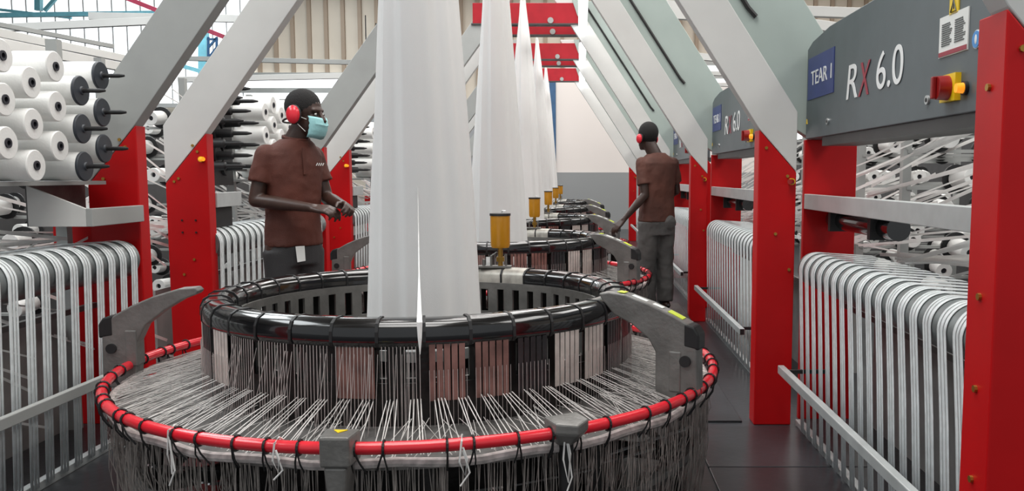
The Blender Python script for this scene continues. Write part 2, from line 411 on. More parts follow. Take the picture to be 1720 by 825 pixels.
    # knotted white strings
    for a_, l in ((-118, .12), (-92, .10), (-60, .16), (-75, .09), (-100, .07)):
        a = math.radians(a_); c = cyl_pt(1.31, a, 0.44)
        t_ = V((-math.sin(a), math.cos(a), 0)); r_ = V((math.cos(a), math.sin(a), 0))
        pts = [c, c + t_*0.012 - V((0,0,l*.4)) + r_*0.004, c - V((0,0,l)) + t_*0.006, c - t_*0.012 - V((0,0,l*.5)), c - t_*0.004 + V((0,0,.02)), c - r_*0.02 + V((0,0,.035)), c - r_*.045 + V((0,0,.02))]
        MB().tube(pts, 0.0032, 6).tube([c - V((0,0,l*.1)), c - V((0,0,l*.9)) + t_*0.02, c - V((0,0,l*1.35)) - t_*0.01], 0.003, 5).build('knotted_string', 'strand', L, smooth=True)
    # cast bracket arms
    armp = [(0.885, 0.805), (0.93, 0.812), (1.00, 0.806), (1.10, 0.777), (1.20, 0.738), (1.26, 0.710), (1.285, 0.685), (1.298, 0.64), (1.303, 0.43), (1.285, 0.405), (1.14, 0.405), (1.13, 0.45), (1.13, 0.59), (1.10, 0.640), (1.03, 0.69), (0.95, 0.725), (0.895, 0.785)]
    armq = [(0.975, 0.770), (0.99, 0.785), (1.06, 0.780), (1.17, 0.748), (1.27, 0.705), (1.34, 0.665), (1.38, 0.630), (1.395, 0.59), (1.40, 0.36), (1.38, 0.345), (1.26, 0.345), (1.25, 0.45), (1.25, 0.54), (1.21, 0.620), (1.13, 0.682), (1.05, 0.730), (0.985, 0.755)]
    def plate(poly, a, th):
        t = V((-math.sin(a), math.cos(a), 0))*th
        return [cyl_pt(r, a, z) - t*0.5 for r, z in poly], t
    for a_, stick in ((-27, True), (184, False)):
        a = math.radians(a_); e_ = -.03 if stick else .07; h_ = 0 if stick else -.045
        pts, t = plate(armp if stick else armq, a, 0.075)
        o = MB().prism(pts, t).build('bracket_arm', 'alu', L, bevel=0.006)
        q, t2 = plate([(1.205+e_*.6, 0.44), (1.255+e_*.6, 0.44), (1.255+e_*.6, 0.60), (1.205+e_*.6, 0.60)], a, 0.083)
        MB().prism(q, t2).build('rib_plate', 'alu', o, bevel=0.006)
        q, t2 = plate([(1.275+e_, 0.712+h_), (1.318+e_, 0.700+h_), (1.338+e_, 0.670+h_), (1.338+e_, 0.61+h_), (1.275+e_, 0.62+h_)], a, 0.078)
        MB().prism(q, t2).build('rubber_corner', 'matblack', o, bevel=0.008)
        cc = cyl_pt(1.285+e_, a, 0.565+h_); tt = V((-math.sin(a), math.cos(a), 0))
        MB().cyl(cc - tt*0.048, cc + tt*0.048, 0.022).build('rubber_knob', 'matblack', o, smooth=True)
        if stick:
            q, t2 = plate([(1.02, 0.8000), (1.15, 0.7585), (1.15, 0.7605), (1.02, 0.8020)], a, 0.028)
            MB().prism(q, t2).build('paper_label', 'paper', o)
            q, t2 = plate([(1.175, 0.7465), (1.235, 0.7215), (1.235, 0.7245), (1.175, 0.7505)], a, 0.04)
            MB().prism(q, t2).build('warning_sticker', 'sticker', o)
            q, t2 = plate([(0.96, 0.8125), (0.99, 0.8095), (0.99, 0.8115), (0.96, 0.8145)], a, 0.04)
            MB().prism(q, t2).build('warning_sticker', 'sticker', o)
    # front clamp blocks
    a = math.radians(-91.5)
    B = lambda r, s, z, a=a: cyl_pt(r, a, z) + V((-math.sin(a), math.cos(a), 0))*s
    mb = MB()
    mb.loft([[B(1.345, -.045, z), B(1.345, .045, z), B(1.245, .055, z), B(1.245, -.055, z)] for z in (.40, .485, .495)] )
    mb.loft([[B(1.33, -.018, .20), B(1.33, .018, .20), B(1.26, .018, .20), B(1.26, -.018, .20)], [B(1.34, -.035, .40), B(1.34, .035, .40), B(1.25, .045, .40), B(1.25, -.045, .40)]])
    o = mb.build('clamp_block', 'alu', L, bevel=0.008)
    MB().prism([B(1.27, -.022, .4955), B(1.30, 0.0, .4955), B(1.27, .022, .4955)], (0,0,.002)).build('warning_sticker', 'yellow', o)
    a2 = math.radians(-59.3)
    B2 = lambda r, s, z: B(r, s, z, a2)
    mb = MB()
    top = [B2(1.24, -.062, .49), B2(1.24, .062, .49), B2(1.32, .062, .485), B2(1.36, 0.0, .48), B2(1.32, -.062, .485)]
    mid = [p - V((0,0,.035)) for p in top]
    low = [B2(1.25, -.03, .40), B2(1.25, .03, .40), B2(1.29, .03, .40), B2(1.31, 0, .40), B2(1.29, -.03, .40)]
    o = mb.loft([low, mid, top]).build('clamp_block', 'alu', L, bevel=0.006)
    MB().cyl(B2(1.28, 0, FLOOR), B2(1.28, 0, .405), 0.024).build('clamp_stem', 'matblack', o, smooth=True)
    # inside: small weaving ring, tie bar, hub
    MB().lathe([(0.27, 0.50), (0.33, 0.50), (0.33, 0.545), (0.27, 0.56)], (CX, D0, 0), n=48).build('weaving_ring', 'steel', L, smooth=True)
    MB().lathe([(0.32, 0.40), (0.79, 0.44), (0.79, 0.45), (0.32, 0.41)], (CX, D0, 0), n=48).build('inner_table', 'darkmetal', L, smooth=True)
    MB().bar(V((CX-.62, D0-.52, .70)), V((CX-.18, D0-.50, .70)), 0.03, 0.03).build('lease_bar', 'aludark', L, bevel=0.003)
    MB().tube([V((CX-.36 + .012*math.cos(t), D0-.51 + .02*math.cos(t), .70 + .022*math.sin(t))) for t in [k*.5 for k in range(13)]], 0.004, 6).build('string_loop', 'brass', L)
    return L
loom = make_loom()
looms = [loom]
for k in range(1, NL):
    looms.append(copy_tree(loom, (CX, DK[k], FLOOR), ['', 'second circular loom from the camera, behind the nearest one', 'third circular loom from the camera', 'fourth circular loom from the camera', 'farthest circular loom, last before the grey wall'][k], skip=('hanging_threads', 'knotted_string', 'guide_rod') if k > 1 else ()))
tag(looms[0], group='circular looms in a row')

# ------------------------------------------------------------------ amber canister on each ring
def make_can():
    c = at_y(840.5, 417, 4.66); x, y = c.x, c.y
    E_ = empty('oil_canister', (x, y, 0.777), 'large amber oil canister on the back rim of the nearest loom', 'canister', 'amber oil canisters on the looms')
    MB().lathe([(0.0001, .885), (.046, .885), (.052, .90), (.054, 1.06), (.0001, 1.06)], (x, y, 0), n=28, close=False).build('cup', 'amber', E_, smooth=True)
    MB().cyl((x, y, 1.058), (x, y, 1.07), .057, n=28).build('lid', 'matblack', E_, smooth=True)
    MB().tube([(x+.01, y, 1.07), (x+.012, y, 1.085), (x+.03, y, 1.083)], .003, 6).build('lid_wire', 'steel', E_)
    MB().cyl((x, y, .777), (x, y, .89), .014).cyl((x, y, .81), (x, y, .835), .024, n=6).cyl((x, y, .777), (x, y, .785), .03).build('neck', 'brass', E_, smooth=True)
    MB().box(x-.12, x+.06, y-.03, y+.03, .777, .787).cyl((x-.05, y, .785), (x-.05, y, .84), .007).cyl((x-.09, y, .785), (x-.09, y, .82), .009).tube([(x-.05, y, .84), (x-.02, y, .86), (x, y, .85)], .004, 6).cyl((x+.03, y, .785), (x+.03, y, .85), .006).build('fitting', 'alu', E_)
    return E_
can = make_can(); cl0 = can.location.copy()
for k in range(1, NL):
    copy_tree(can, cl0 + V((0, P*k, 0)), f'amber oil canister {WHICH[k].replace("of the", "on the ring of the")}')

# ------------------------------------------------------------------ fabric tubes
def make_fabric():
    keys = [(0.50, .262), (0.67, .25), (1.2, .222), (2.06, .158), (2.77, .100), (3.3, .035), (3.50, .012)]
    def hw(z):
        for (z0, a), (z1, b) in zip(keys, keys[1:]):
            if z <= z1: return a + (b-a)*(z-z0)/(z1-z0)
        return keys[-1][1]
    per = 2*PI*.255; n = 160; rings = []; rnd = random.Random(2)
    fr = [(rnd.choice((5, 7, 9, 13, 17, 23)), rnd.uniform(0, 6.28), rnd.uniform(.2, 1)) for _ in range(7)]
    for i in range(61):
        z = .50 + (3.50-.50)*i/60; a = hw(z)
        b = math.sqrt(max(a*a, 2*(per/(2*PI))**2 - a*a)); b = min(b, per/4)
        ring = []
        for k in range(n):
            t = 2*PI*k/n
            d = sum(am*math.sin(f_*t + ph + 0.25*math.sin(z*1.3 + ph)) for f_, ph, am in fr)*0.0036*min(1, (3.5-z)*1.2 + .1)
            d += 0.006*math.exp(-((t-4.6)/0.06)**2) + 0.007*math.exp(-((t-4.15)/0.05)**2)
            ring.append(V((CX + (a + d)*math.cos(t), D0 + (b + d)*math.sin(t), z)))
        rings.append(ring)
    o = MB().loft(rings, cap=False).build('fabric_tube', 'fabric', None, smooth=True)
    o.modifiers.clear()
    tag(o, 'widest white woven fabric tube rising from the nearest loom', 'fabric', 'white fabric tubes rising from the looms')
    # fold that hangs over the front of the ring
    pts = []
    mb = MB(); xs = at_y(705, 560, D0-.95).x
    xa = -.676
    L_ = [(D0-.25, 1.30, .0008), (D0-.30, 1.18, .0015), (D0-.42, 1.05, .002), (D0-.68, .90, .003), (D0-.90, .81, .007), (D0-.945, .775, .010), (D0-.950, .72, .007), (D0-.950, .665, .001)]
    xf = lambda y: xa + (xs - xa)*((D0 - y - .25)/.70)
    mb.loft([[V((xf(y)-w_, y, z)), V((xf(y), y-.006, z)), V((xf(y)+w_, y, z)), V((xf(y), y+.004, z))] for y, z, w_ in L_])
    mb.build('hanging_fold', 'fabric', o)
    return o
fab = make_fabric(); fl = fab.location.copy()
for k in range(1, NL):
    copy_tree(fab, fl + V((0, P*k, 0)), f'white woven fabric tube rising from the {ORD[k].split(" ")[0]} loom from the front', skip=('hanging_fold',))

# ------------------------------------------------------------------ A-frames
def bolts(root, pts, n=(0, -1, 0), m='brass', r=.008):
    for p in pts:
        p = V(p); MB().cyl(p, p + V(n)*.008, r, n=8).build('bolt', m, root)
def frame(k, near, label):
    D = DK[k]; Yf = D + (.95 if not near else -1.65)
    E_ = empty('loom_frame', (CX, Yf, FLOOR), label, 'frame', 'steel portal frames over the looms')
    zt, zb = 3.57, 3.29
    th = .11
    # left leg
    Li, Lo = -2.45, -2.73
    if near or k == 0 or True:
        MB().prism([(Lo, Yf, FLOOR), (Li, Yf, FLOOR), (Li, Yf, 1.55), (Lo, Yf, 1.22)], (0, th, 0)).build('post', 'red', E_, bevel=.006)
        wm = 'white' if near else 'grey'  # grey on far frames stands for the dimmer light on a white beam
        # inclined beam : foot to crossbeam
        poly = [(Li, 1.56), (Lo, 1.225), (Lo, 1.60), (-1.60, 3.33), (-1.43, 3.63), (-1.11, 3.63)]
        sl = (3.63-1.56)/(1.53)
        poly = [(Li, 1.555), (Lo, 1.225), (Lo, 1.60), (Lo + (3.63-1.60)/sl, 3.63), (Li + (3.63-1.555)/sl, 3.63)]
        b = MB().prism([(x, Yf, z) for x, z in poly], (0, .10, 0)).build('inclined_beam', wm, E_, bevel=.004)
        bolts(E_, [(Lo+.06, Yf, 1.235), (Lo+.09, Yf, 1.205+.05), (Li-.06, Yf, 1.43), (Li-.09, Yf, 1.47), (Lo+.10, Yf, .62), (Lo+.17, Yf, .72)], r=.009)
        if near:
            bolts(E_, [(Lo+.10, Yf, .98), (Lo+.19, Yf, .98), (Lo+.10, Yf, .90), (Lo+.19, Yf, .90)], m='matblack', r=.006)
            o = MB().cyl((Li-.03, Yf-.002, 1.38), (Li-.03, Yf-.03, 1.38), .018).build('stop_button', 'yellow', E_, smooth=True)
            MB().cyl((Li-.03, Yf-.03, 1.38), (Li+.0, Yf-.055, 1.38), .013).build('button_head', 'orange', o, smooth=True)
    # right leg
    if not near:
        Ri, Ro = (.985, 1.195) if k == 0 else (1.055, 1.215)
    else:
        Ri, Ro = (1.065, 1.34) if k == 0 else (1.215, 1.40)
    zi, zo = (1.515, 1.29) if not near else (1.60, 1.38)
    zi2 = zo + (Ro-Ri)*1.12
    MB().prism([(Ri, Yf, FLOOR), (Ro, Yf, FLOOR), (Ro, Yf, zo), (Ri, Yf, zi2)], (0, .13 if not near else .16, 0)).build('post', 'red', E_, bevel=.006)
    sl = 1.53
    if not near or k == 0:
        zt2 = 3.63
        poly = [(Ri, zi2+.004), (Ro, zo+.004), (Ro, zo + .33), (Ro - (zt2-zo-.33)/sl, zt2), (Ri - (zt2-zi2)/sl, zt2)]
        b = MB().prism([(x, Yf, z) for x, z in poly], (0, .10, 0)).build('inclined_beam', 'white', E_, bevel=.004)
        b['label'] = 'white inclined beam'
        # recessed web beside it, its different light put into the green-grey colour
        yb = Yf + .16
        if not near:
            gi, go = Ro - .02, Ro + .33
            poly = [(gi, zo+.28), (go, zo+.05), (go, zo+.55), (go - (zt2-zo-.55)/sl, zt2), (gi - (zt2-zo-.28)/sl, zt2)]
            g = MB().prism([(x, yb, z) for x, z in poly], (0, .08, 0)).build('web_plate', 'green', E_, bevel=.004)
            cb = [V((Ro + .13 - (z-zo-.33)/sl, yb-.012, z)) for z in (zo+.85, zo+.92, zo+1.3, zo+1.7, zo+2.1, 3.6)]
            cb[0].x -= .0
            cb[0] = cb[0] + V((.0, 0, .02)); MB().tube(cb, .014, 6).build('black_cable', 'matblack', g)
        bolts(E_, [(Ri+.04, Yf, zi2-.10), (Ro-.05, Yf, zo-.02), (Ro-.03, Yf, .75), (Ri+.1, Yf, .95)], r=.009)
        o = MB().cyl((Ro-.03, Yf-.002, zo-.05), (Ro-.03, Yf-.03, zo-.05), .018).build('stop_button', 'yellow', E_, smooth=True)
        MB().cyl((Ro-.03, Yf-.03, zo-.05), (Ro-.05, Yf-.055, zo-.05), .014).build('button_head', 'redknob', o, smooth=True)
    if near and k == 0:
        bolts(E_, [(Ri, Yf+.08, z) for z in (1.50, .95, .7, .45, .2)], n=(-1, 0, 0), r=.01)
    if not near:
        # wide red back plate of the post
        MB().box(1.27, 1.565, Yf+.12, Yf+.16, FLOOR, 1.475).build('back_plate', 'red', E_, bevel=.004)
        MB().box(-2.95, Lo+.002, Yf+.02, Yf+.06, FLOOR, 1.0).build('back_plate', 'red', E_, bevel=.004)
    # red crossbeam with its hanging arms
    xb0, xb1 = -1.44, -.02
    o = MB().box(xb0, xb1, Yf-.02, Yf+.12, 3.295, 3.57).build('crossbeam', 'beamred', E_, bevel=.006)
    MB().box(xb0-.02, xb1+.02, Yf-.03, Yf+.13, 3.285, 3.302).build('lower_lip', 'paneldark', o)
    MB().prism([(xb1-.10, Yf-.025, 3.63), (xb1+.09, Yf-.025, 3.63), (xb1+.09, Yf-.025, 3.34), (xb1-.02, Yf-.025, 3.40)], (0, -.012, 0)).build('gusset', 'green', o)
    MB().cyl((-.40, Yf-.02, 3.34), (-.40, Yf-.04, 3.34), .04).build('end_bearing', 'grey', o, smooth=True)
    return E_
for k in range(NL):
    frame(k, True, f'red and white portal frame standing in front {WHICH[k]}')
    frame(k, False, f'red and white portal frame, left beam darkened for shade, standing behind the ring {WHICH[k]}')

# small bracket trays on the left posts
def tray(k):
    dy = P*k
    E_ = empty('bracket_tray', (-2.5, 4.5+dy, 1.0), f'bent sheet metal tray on the left red post {WHICH[k]}', 'tray', 'sheet metal trays on the left posts')
    MB().box(-2.452, -2.42, 4.28+dy, 4.79+dy, 1.02, 1.11).build('front_lip', 'grey', E_, bevel=.003)
    MB().prism([(-2.74, 4.28+dy, 1.225), (-2.452, 4.28+dy, 1.11), (-2.452, 4.28+dy, 1.02), (-2.74, 4.28+dy, 1.02)], (0, .015, 0)).build('end_plate', 'white', E_, bevel=.002)
    MB().box(-2.74, -2.452, 4.3+dy, 4.79+dy, 1.02, 1.035).build('bottom', 'grey', E_)
    MB().prism([(-2.74, 4.29+dy, 1.23), (-2.74, 4.79+dy, 1.23), (-2.74, 4.79+dy, 1.02), (-2.74, 4.29+dy, 1.02)], (-.012, 0, 0)).build('back_plate', 'aludark', E_)
tray(0)
def tray2(k):
    y = DK[k] - 1.54
    E_ = empty('bracket_tray', (-2.5, y, 1.0), f'small grey tray behind the front left post {WHICH[k]}', 'tray', 'sheet metal trays on the left posts')
    MB().box(-2.47, -2.44, y, y+.42, 1.06, 1.16).build('front_lip', 'shelf', E_, bevel=.003)
    MB().box(-2.70, -2.47, y, y+.42, 1.06, 1.075).build('bottom', 'grey', E_)
    MB().box(-2.68, -2.50, y+.03, y+.40, .90, 1.058).build('motor_box', 'matblack', E_, bevel=.01)
for k in (1, 2, 3): tray2(k)

# ------------------------------------------------------------------ right: fascia panel with the sign and lettering
XP = 1.275
def text_obj(body, m, parent, pxl, pxr, pyb_l, h, name, X=XP, shear=0.0, depth=.002):
    a = at_x(pxl, pyb_l, X - .004); b = at_x(pxr, pyb_l, X - .004)
    wdt = a.y - b.y
    cu = bpy.data.curves.new(name, 'FONT'); cu.body = body; cu.size = 1.0; cu.extrude = 0.0; cu.shear = shear
    tmp = bpy.data.objects.new(name, cu); C.objects.link(tmp)
    bpy.context.view_layer.update()
    dg = bpy.context.evaluated_depsgraph_get(); me = bpy.data.meshes.new_from_object(tmp.evaluated_get(dg))
    bpy.data.objects.remove(tmp)
    xs = [v.co.x for v in me.vertices]; ys = [v.co.y for v in me.vertices]
    mx, Mx, my, My = min(xs), max(xs), min(ys), max(ys)
    o0 = ORI[parent.name]
    for v in me.vertices:
        tx = (v.co.x - mx)/(Mx-mx); ty = (v.co.y - my)/(My-my)
        v.co = V((X - .004, a.y - tx*wdt, a.z + ty*h)) - o0
    me.materials.append(M[m]); o = bpy.data.objects.new(name, me); C.objects.link(o); o.parent = parent; ORI[o.name] = o0
    o.modifiers.new('thickness', 'SOLIDIFY').thickness = .002
    return o
def quad_on(parent, name, m, pts, X=XP, th=.004):
    q = [at_x(px, py, X) for px, py in pts]
    # true rectangle on the panel from the mean corners
    y0 = (q[0].y + q[3].y)/2; y1 = (q[1].y + q[2].y)/2; z1 = (q[0].z + q[1].z)/2; z0 = (q[2].z + q[3].z)/2
    return MB().box(X - th, X + .0005, min(y0, y1), max(y0, y1), z0, z1).build(name, m, parent), (y0, y1, z0, z1)
def make_panel():
    yf = 4.93; yn = 2.62
    E_ = empty('control_fascia', (XP, (yf+yn)/2, 1.478), 'large slate grey fascia panel with white 6.0 lettering at the right', 'control panel', 'slate fascia panels over the right-hand bays')
    MB().prism([(XP, yf, 1.478), (XP, yf, 1.975), (XP, yf-.10, 2.005), (XP, yf-.42, 2.035), (XP, yn, 2.035), (XP, yn, 1.478)], (.16, 0, 0)).build('fascia', 'panel', E_, bevel=.004)
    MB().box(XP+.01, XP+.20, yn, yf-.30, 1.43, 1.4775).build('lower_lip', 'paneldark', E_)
    s, (y0, y1, z0, z1) = quad_on(E_, 'name_sign', 'bluesign', [(1359, 95), (1402, 84), (1401, 156), (1358, 168)])
    pl = s
    text_obj('TEAR 1', 'letter', s, 1362, 1395.5, 144, (z1-z0)*.33, 'sign_lettering', X=XP-.003)
    text_obj('R', 'letter', E_, 1421, 1439, 168, .158, 'lettering', shear=.15)
    text_obj('X', 'redletter', E_, 1441, 1460, 163, .150, 'red_lettering', shear=.15)
    text_obj('6.0', 'letter', E_, 1471, 1515, 152, .158, 'lettering', shear=.0)
    nt_, (y0, y1, z0, z1) = quad_on(E_, 'notice_sheet', 'paper', [(1580, 28), (1627, 15), (1629, 84), (1579, 97)])
    mb = MB(); rnd = random.Random(4)
    for r in range(11):
        z = z1 - .028 - (z1-z0-.06)*r/11
        for c_ in range(2):
            ya = y0 + (y1-y0)*(.10 + .46*c_); yb = ya + (y1-y0)*(.34 + rnd.uniform(-.08, .03))
            mb.box(XP-.006, XP-.0045, min(ya, yb), max(ya, yb), z-.0016, z+.0016)
    mb.build('notice_print', 'print', nt_)
    MB().box(XP-.006, XP-.0045, min(y0,y1)+.004, max(y0,y1)-.004, z0+.003, z0+.018).build('notice_footer', 'redletter', nt_)
    c = at_x(1642, 66, XP); o = MB().cyl((XP-.004, c.y, c.z), (XP, c.y, c.z), .030, n=28).build('round_sign', 'letter', E_)
    MB().cyl((XP-.006, c.y, c.z), (XP-.003, c.y, c.z), .027, n=28).build('sign_face', 'bluedisc', o)
    MB().ell((XP-.006, c.y, c.z), (.002, .008, .016), 12).build('sign_symbol', 'letter', o)
    c = at_x(1604, 18, XP)
    o = MB().prism([(XP-.004, c.y+.036, c.z-.012), (XP-.004, c.y-.036, c.z-.012), (XP-.004, c.y-.036, c.z+.05), (XP-.004, c.y+.036, c.z+.05)], (.004, 0, 0)).build('warning_label', 'yellow', E_)
    MB().tube([(XP-.006, c.y+.022, c.z-.002), (XP-.006, c.y-.022, c.z-.002), (XP-.006, c.y, c.z+.036)], .0025, 4, True).bar((XP-.006, c.y, c.z+.006), (XP-.006, c.y, c.z+.024), .003, .003).build('warning_triangle', 'print', o)
    # rotary switch
    o, (y0, y1, z0, z1) = quad_on(E_, 'rotary_switch', 'yellow', [(1588, 128), (1614, 122), (1614, 168), (1588, 173)], th=.02)
    yc = (y0+y1)/2; zc = (z0+z1)/2
    MB().cyl((XP-.02, yc, zc), (XP-.06, yc, zc), .042, .040, n=28).build('switch_knob', 'redknob', o, smooth=True)
    MB().box(XP-.075, XP-.06, yc-.010, yc+.010, zc-.038, zc+.038).build('knob_grip', 'redknob', o, bevel=.004)
    c = at_x(1623, 148, XP)
    o = MB().cyl((XP, c.y, c.z), (XP-.012, c.y, c.z), .024).build('indicator_lamp', 'matblack', E_, smooth=True)
    MB().cyl((XP-.012, c.y, c.z), (XP-.035, c.y, c.z), .018, .015).build('lamp_lens', 'orange', o, smooth=True)
    for px, py in ((1559, 168), (1391, 204)):
        c = at_x(px, py, XP)
        o = MB().cyl((XP, c.y, c.z), (XP-.008, c.y, c.z), .017).build('panel_lock', 'steel', E_, smooth=True)
        MB().cyl((XP-.007, c.y, c.z), (XP-.0095, c.y, c.z), .008).build('lock_slot', 'matblack', o)
    c = at_x(1355.5, 205, XP); MB().prism([(XP-.003, c.y+.014, c.z-.012), (XP-.003, c.y-.014, c.z-.012), (XP-.003, c.y, c.z+.016)], (.003, 0, 0)).build('hazard_triangle', 'yellow', E_)
    return E_
fas = make_panel(); f0 = fas.location.copy()
for k in range(1, NL):
    copy_tree(fas, f0 + V((0, P*k, 0)), f'slate grey fascia panel {WHICH[k]}, between red posts')

# ------------------------------------------------------------------ shelf beams, roller boxes
def make_shelf():
    E_ = empty('cross_shelf', (1.4, 3.7, 1.08), 'long zinc grey shelf beam across the right bay of the nearest loom', 'shelf', 'grey shelf beams across the right bays')
    MB().box(1.272, 1.30, 2.42, 4.92, 1.085, 1.17).build('shelf_lip', 'shelf', E_, bevel=.003)
    MB().box(1.30, 1.52, 2.42, 4.90, 1.14, 1.155).build('shelf_top', 'shelf', E_, bevel=.003)
    MB().cyl((1.44, 3.9, 1.03), (1.44, 4.88, 1.03), .055, n=20).build('drive_roller', 'black', E_, smooth=True)
    MB().box(1.36, 1.50, 4.05, 4.09, .97, 1.14).build('roller_hanger', 'matblack', E_); MB().box(1.36, 1.50, 4.70, 4.74, .97, 1.14).build('roller_hanger', 'matblack', E_)
    return E_
sh = make_shelf(); s0 = sh.location.copy()
for k in range(1, NL): copy_tree(sh, s0 + V((0, P*k, 0)), f'grey shelf beam across the right bay {WHICH[k]}')

# ------------------------------------------------------------------ tape curtains
def curtain(name_label, side, xr, zr, rr, xf, ys, w, zb=0.0, slant=-.12, ylo=None, yhi=None, yo=0, group='', wide=3):
    ymid = sum(ys)/len(ys) + yo
    E_ = empty('tape_roller', (xr, ymid, 0), name_label, 'tape roller', group)
    lo = (ylo if ylo is not None else min(ys)-.05) + yo; hi = (yhi if yhi is not None else max(ys)+.05) + yo
    MB().cyl((xr, lo, zr), (xr, hi, zr), rr - .004, n=32).build('roller', 'tapeg', E_, smooth=True)
    MB().bar((xf+side*.03, lo, FLOOR+.02), (xf+side*.03, hi, FLOOR+.02), .04, .04).build('bottom_bar', 'shelf', E_, bevel=.003)
    MB().bar((xr+side*.16, lo, .56), (xr+side*.16, hi, .56), .03, .03).build('guide_bar', 'aludark', E_, bevel=.003)
    MB().box(min(xr+side*.34, xr+side*.36), max(xr+side*.34, xr+side*.36), lo, hi, FLOOR, .50).build('guard_sheet', 'dust', E_)
    rnd = random.Random(int(abs(xr)*100) + int(yo))
    for y in ys:
        y += yo
        mb = MB(); gap = w*.035
        cuts = [0, .36 + rnd.uniform(-.06, .06), .72 + rnd.uniform(-.06, .06), 1] if wide == 3 else [0, .55, 1]
        for c0_, c1_ in zip(cuts, cuts[1:]):
            yb0 = y - w/2 + w*c0_ + gap; yb1 = y - w/2 + w*c1_ - gap
            pts = [(xr + side*(rr + .0), zr + .02*0, 0)]
            path = []
            for t in range(0, 13):
                ang = PI/2 - side*0 + (PI/2)*t/12 * 1.0
                a_ = (PI/2)*(1 + t/12) if side > 0 else (PI/2)*(1 - t/12)
                path.append((xr + rr*math.cos(a_), zr + rr*math.sin(a_), 0))
            path = [(xr + side*.30, zr + rr - .02, 0)] + path + [(path[-1][0] - side*.004, .45, slant*.5*w/w), (path[-1][0], zb, slant)]
            vs = []
            for x_, z_, dy in path: vs += [(x_, yb0 + dy, z_), (x_, yb1 + dy, z_)]
            mb.add(vs, [(2*i, 2*i+1, 2*i+3, 2*i+2) for i in range(len(path)-1)])
        o = mb.build('tape_band', 'tape', E_, smooth=True, fix=False)
        so = o.modifiers.new('thickness', 'SOLIDIFY'); so.thickness = .0015
    return E_
ysR = [2.48 + .1235*i for i in range(19)]
ysL = [3.10 + .112*i for i in range(15)]
for k in range(NL):
    cr = curtain(f'roller draped with white tapes in the right bay {WHICH[k]}', 1, 1.306, .754, .1, 1.206, ysR, .076, zb=FLOOR+.02, yo=P*k, group='tape rollers in the right bays', ylo=2.40, yhi=4.78)
    cl = curtain(f'roller draped with white tapes in the left bay {WHICH[k]}', -1, -2.53, .815, .105, -2.42, ysL if k == 0 else [2.32 + .112*i for i in range(21)], .068, zb=FLOOR+.02, yo=P*k, group='tape rollers in the left bays', ylo=3.0 if k == 0 else 2.28, yhi=4.74, slant=-.05)
    # rails fixed across the curtains
    o = MB().bar((1.10, 2.30+P*k, .215), (1.10, 4.66+P*k, .215), .035, .045).build('guard_rail', 'shelf', cr, bevel=.004)
    MB().box(1.086, 1.114, 2.296+P*k, 2.302+P*k, .196, .234).build('end_cap', 'matblack', o)
    for yy in (2.44, 4.60): MB().bar((1.10, yy+P*k, .215), (1.33, yy+P*k, .215), .02, .02).build('rail_stay', 'matblack', cr)
    MB().bar((-2.36, 2.6+P*k, .265), (-2.36, 4.35+P*k, .265), .03, .05).build('guard_rail', 'grey', cl, bevel=.004)

# ------------------------------------------------------------------ big spools on the left
def make_spool(black):
    E_ = empty('tape_spool', (0, 0, 0), 'x', 'spool')
    E_.location = (0, 0, 0)
    r = .072
    MB().lathe([(.022, 0), (r-.004, 0), (r, -.004), (r, -.26), (r-.004, -.264), (.022, -.264)], n=36).build('wound_tape', 'spool', E_, smooth=True)
    MB().lathe([(.012, .006), (.022, .006), (.022, -.27), (.012, -.27)], n=20).build('tube_core', 'core', E_, smooth=True)
    if black:
        MB().lathe([(.0001, .018), (.018, .018), (.022, .012), (.070, .010), (.074, .005), (.074, -.002), (.0001, -.002)], n=36, close=False).build('flange', 'darkdisc', E_, smooth=True)
        MB().lathe([(.0001, .13), (.006, .128), (.011, .10), (.011, .02), (.018, .015), (.0001, .015)], n=14, close=False).build('spindle', 'matblack', E_, smooth=True)
    # turn: axis Z of the lathe becomes +X
    R = Matrix.Rotation(PI/2, 4, 'Y')
    for ch in E_.children: ch.data.transform(R)
    return E_
spW = make_spool(False); spB = make_spool(True)
def small_spool():
    E_ = empty('small_spool', (0, 0, 0), 'x', 'spool')
    r = .055
    MB().lathe([(.020, 0), (r-.003, 0), (r, -.003), (r, -.17), (.020, -.17)], n=18).build('wound_tape', 'spool', E_, smooth=True)
    MB().lathe([(.0001, -.02), (.020, -.02), (.020, -.17), (.0001, -.17)], n=10, close=False).build('tube_core', 'core', E_)
    MB().lathe([(.0001, -.175), (.085, -.175), (.085, -.19), (.0001, -.19)], n=18, close=False).build('back_flange', 'matblack', E_)
    R = Matrix.Rotation(PI/2, 4, 'Y')
    for ch in E_.children: ch.data.transform(R)
    return E_
spS = small_spool()
def make_spindle():
    E_ = empty('bare_spindle', (0, 0, 0), 'x', 'spindle')
    MB().lathe([(.0001, .16), (.006, .155), (.014, .12), (.016, .02), (.030, .01), (.034, -.10), (.0001, -.10)], n=14, close=False).build('spindle_cone', 'matblack', E_, smooth=True)
    MB().lathe([(.0001, -.10), (.07, -.10), (.07, -.12), (.0001, -.12)], n=20, close=False).build('flange', 'matblack', E_, smooth=True)
    R = Matrix.Rotation(PI/2, 4, 'Y')
    for ch in E_.children: ch.data.transform(R)
    return E_
spN = make_spindle()
def drop(proto): 
    for ch in list(proto.children): bpy.data.objects.remove(ch)
    bpy.data.objects.remove(proto)
cols = [(3.80, 0), (3.99, 1), (4.18, 0), (4.37, 1), (4.56, 0)]
NTH = ['first', 'second', 'third', 'fourth', 'fifth', 'sixth', 'seventh']
rown = ['top', 'middle', 'bottom']; coln = ['first', 'second', 'third', 'fourth', 'last']
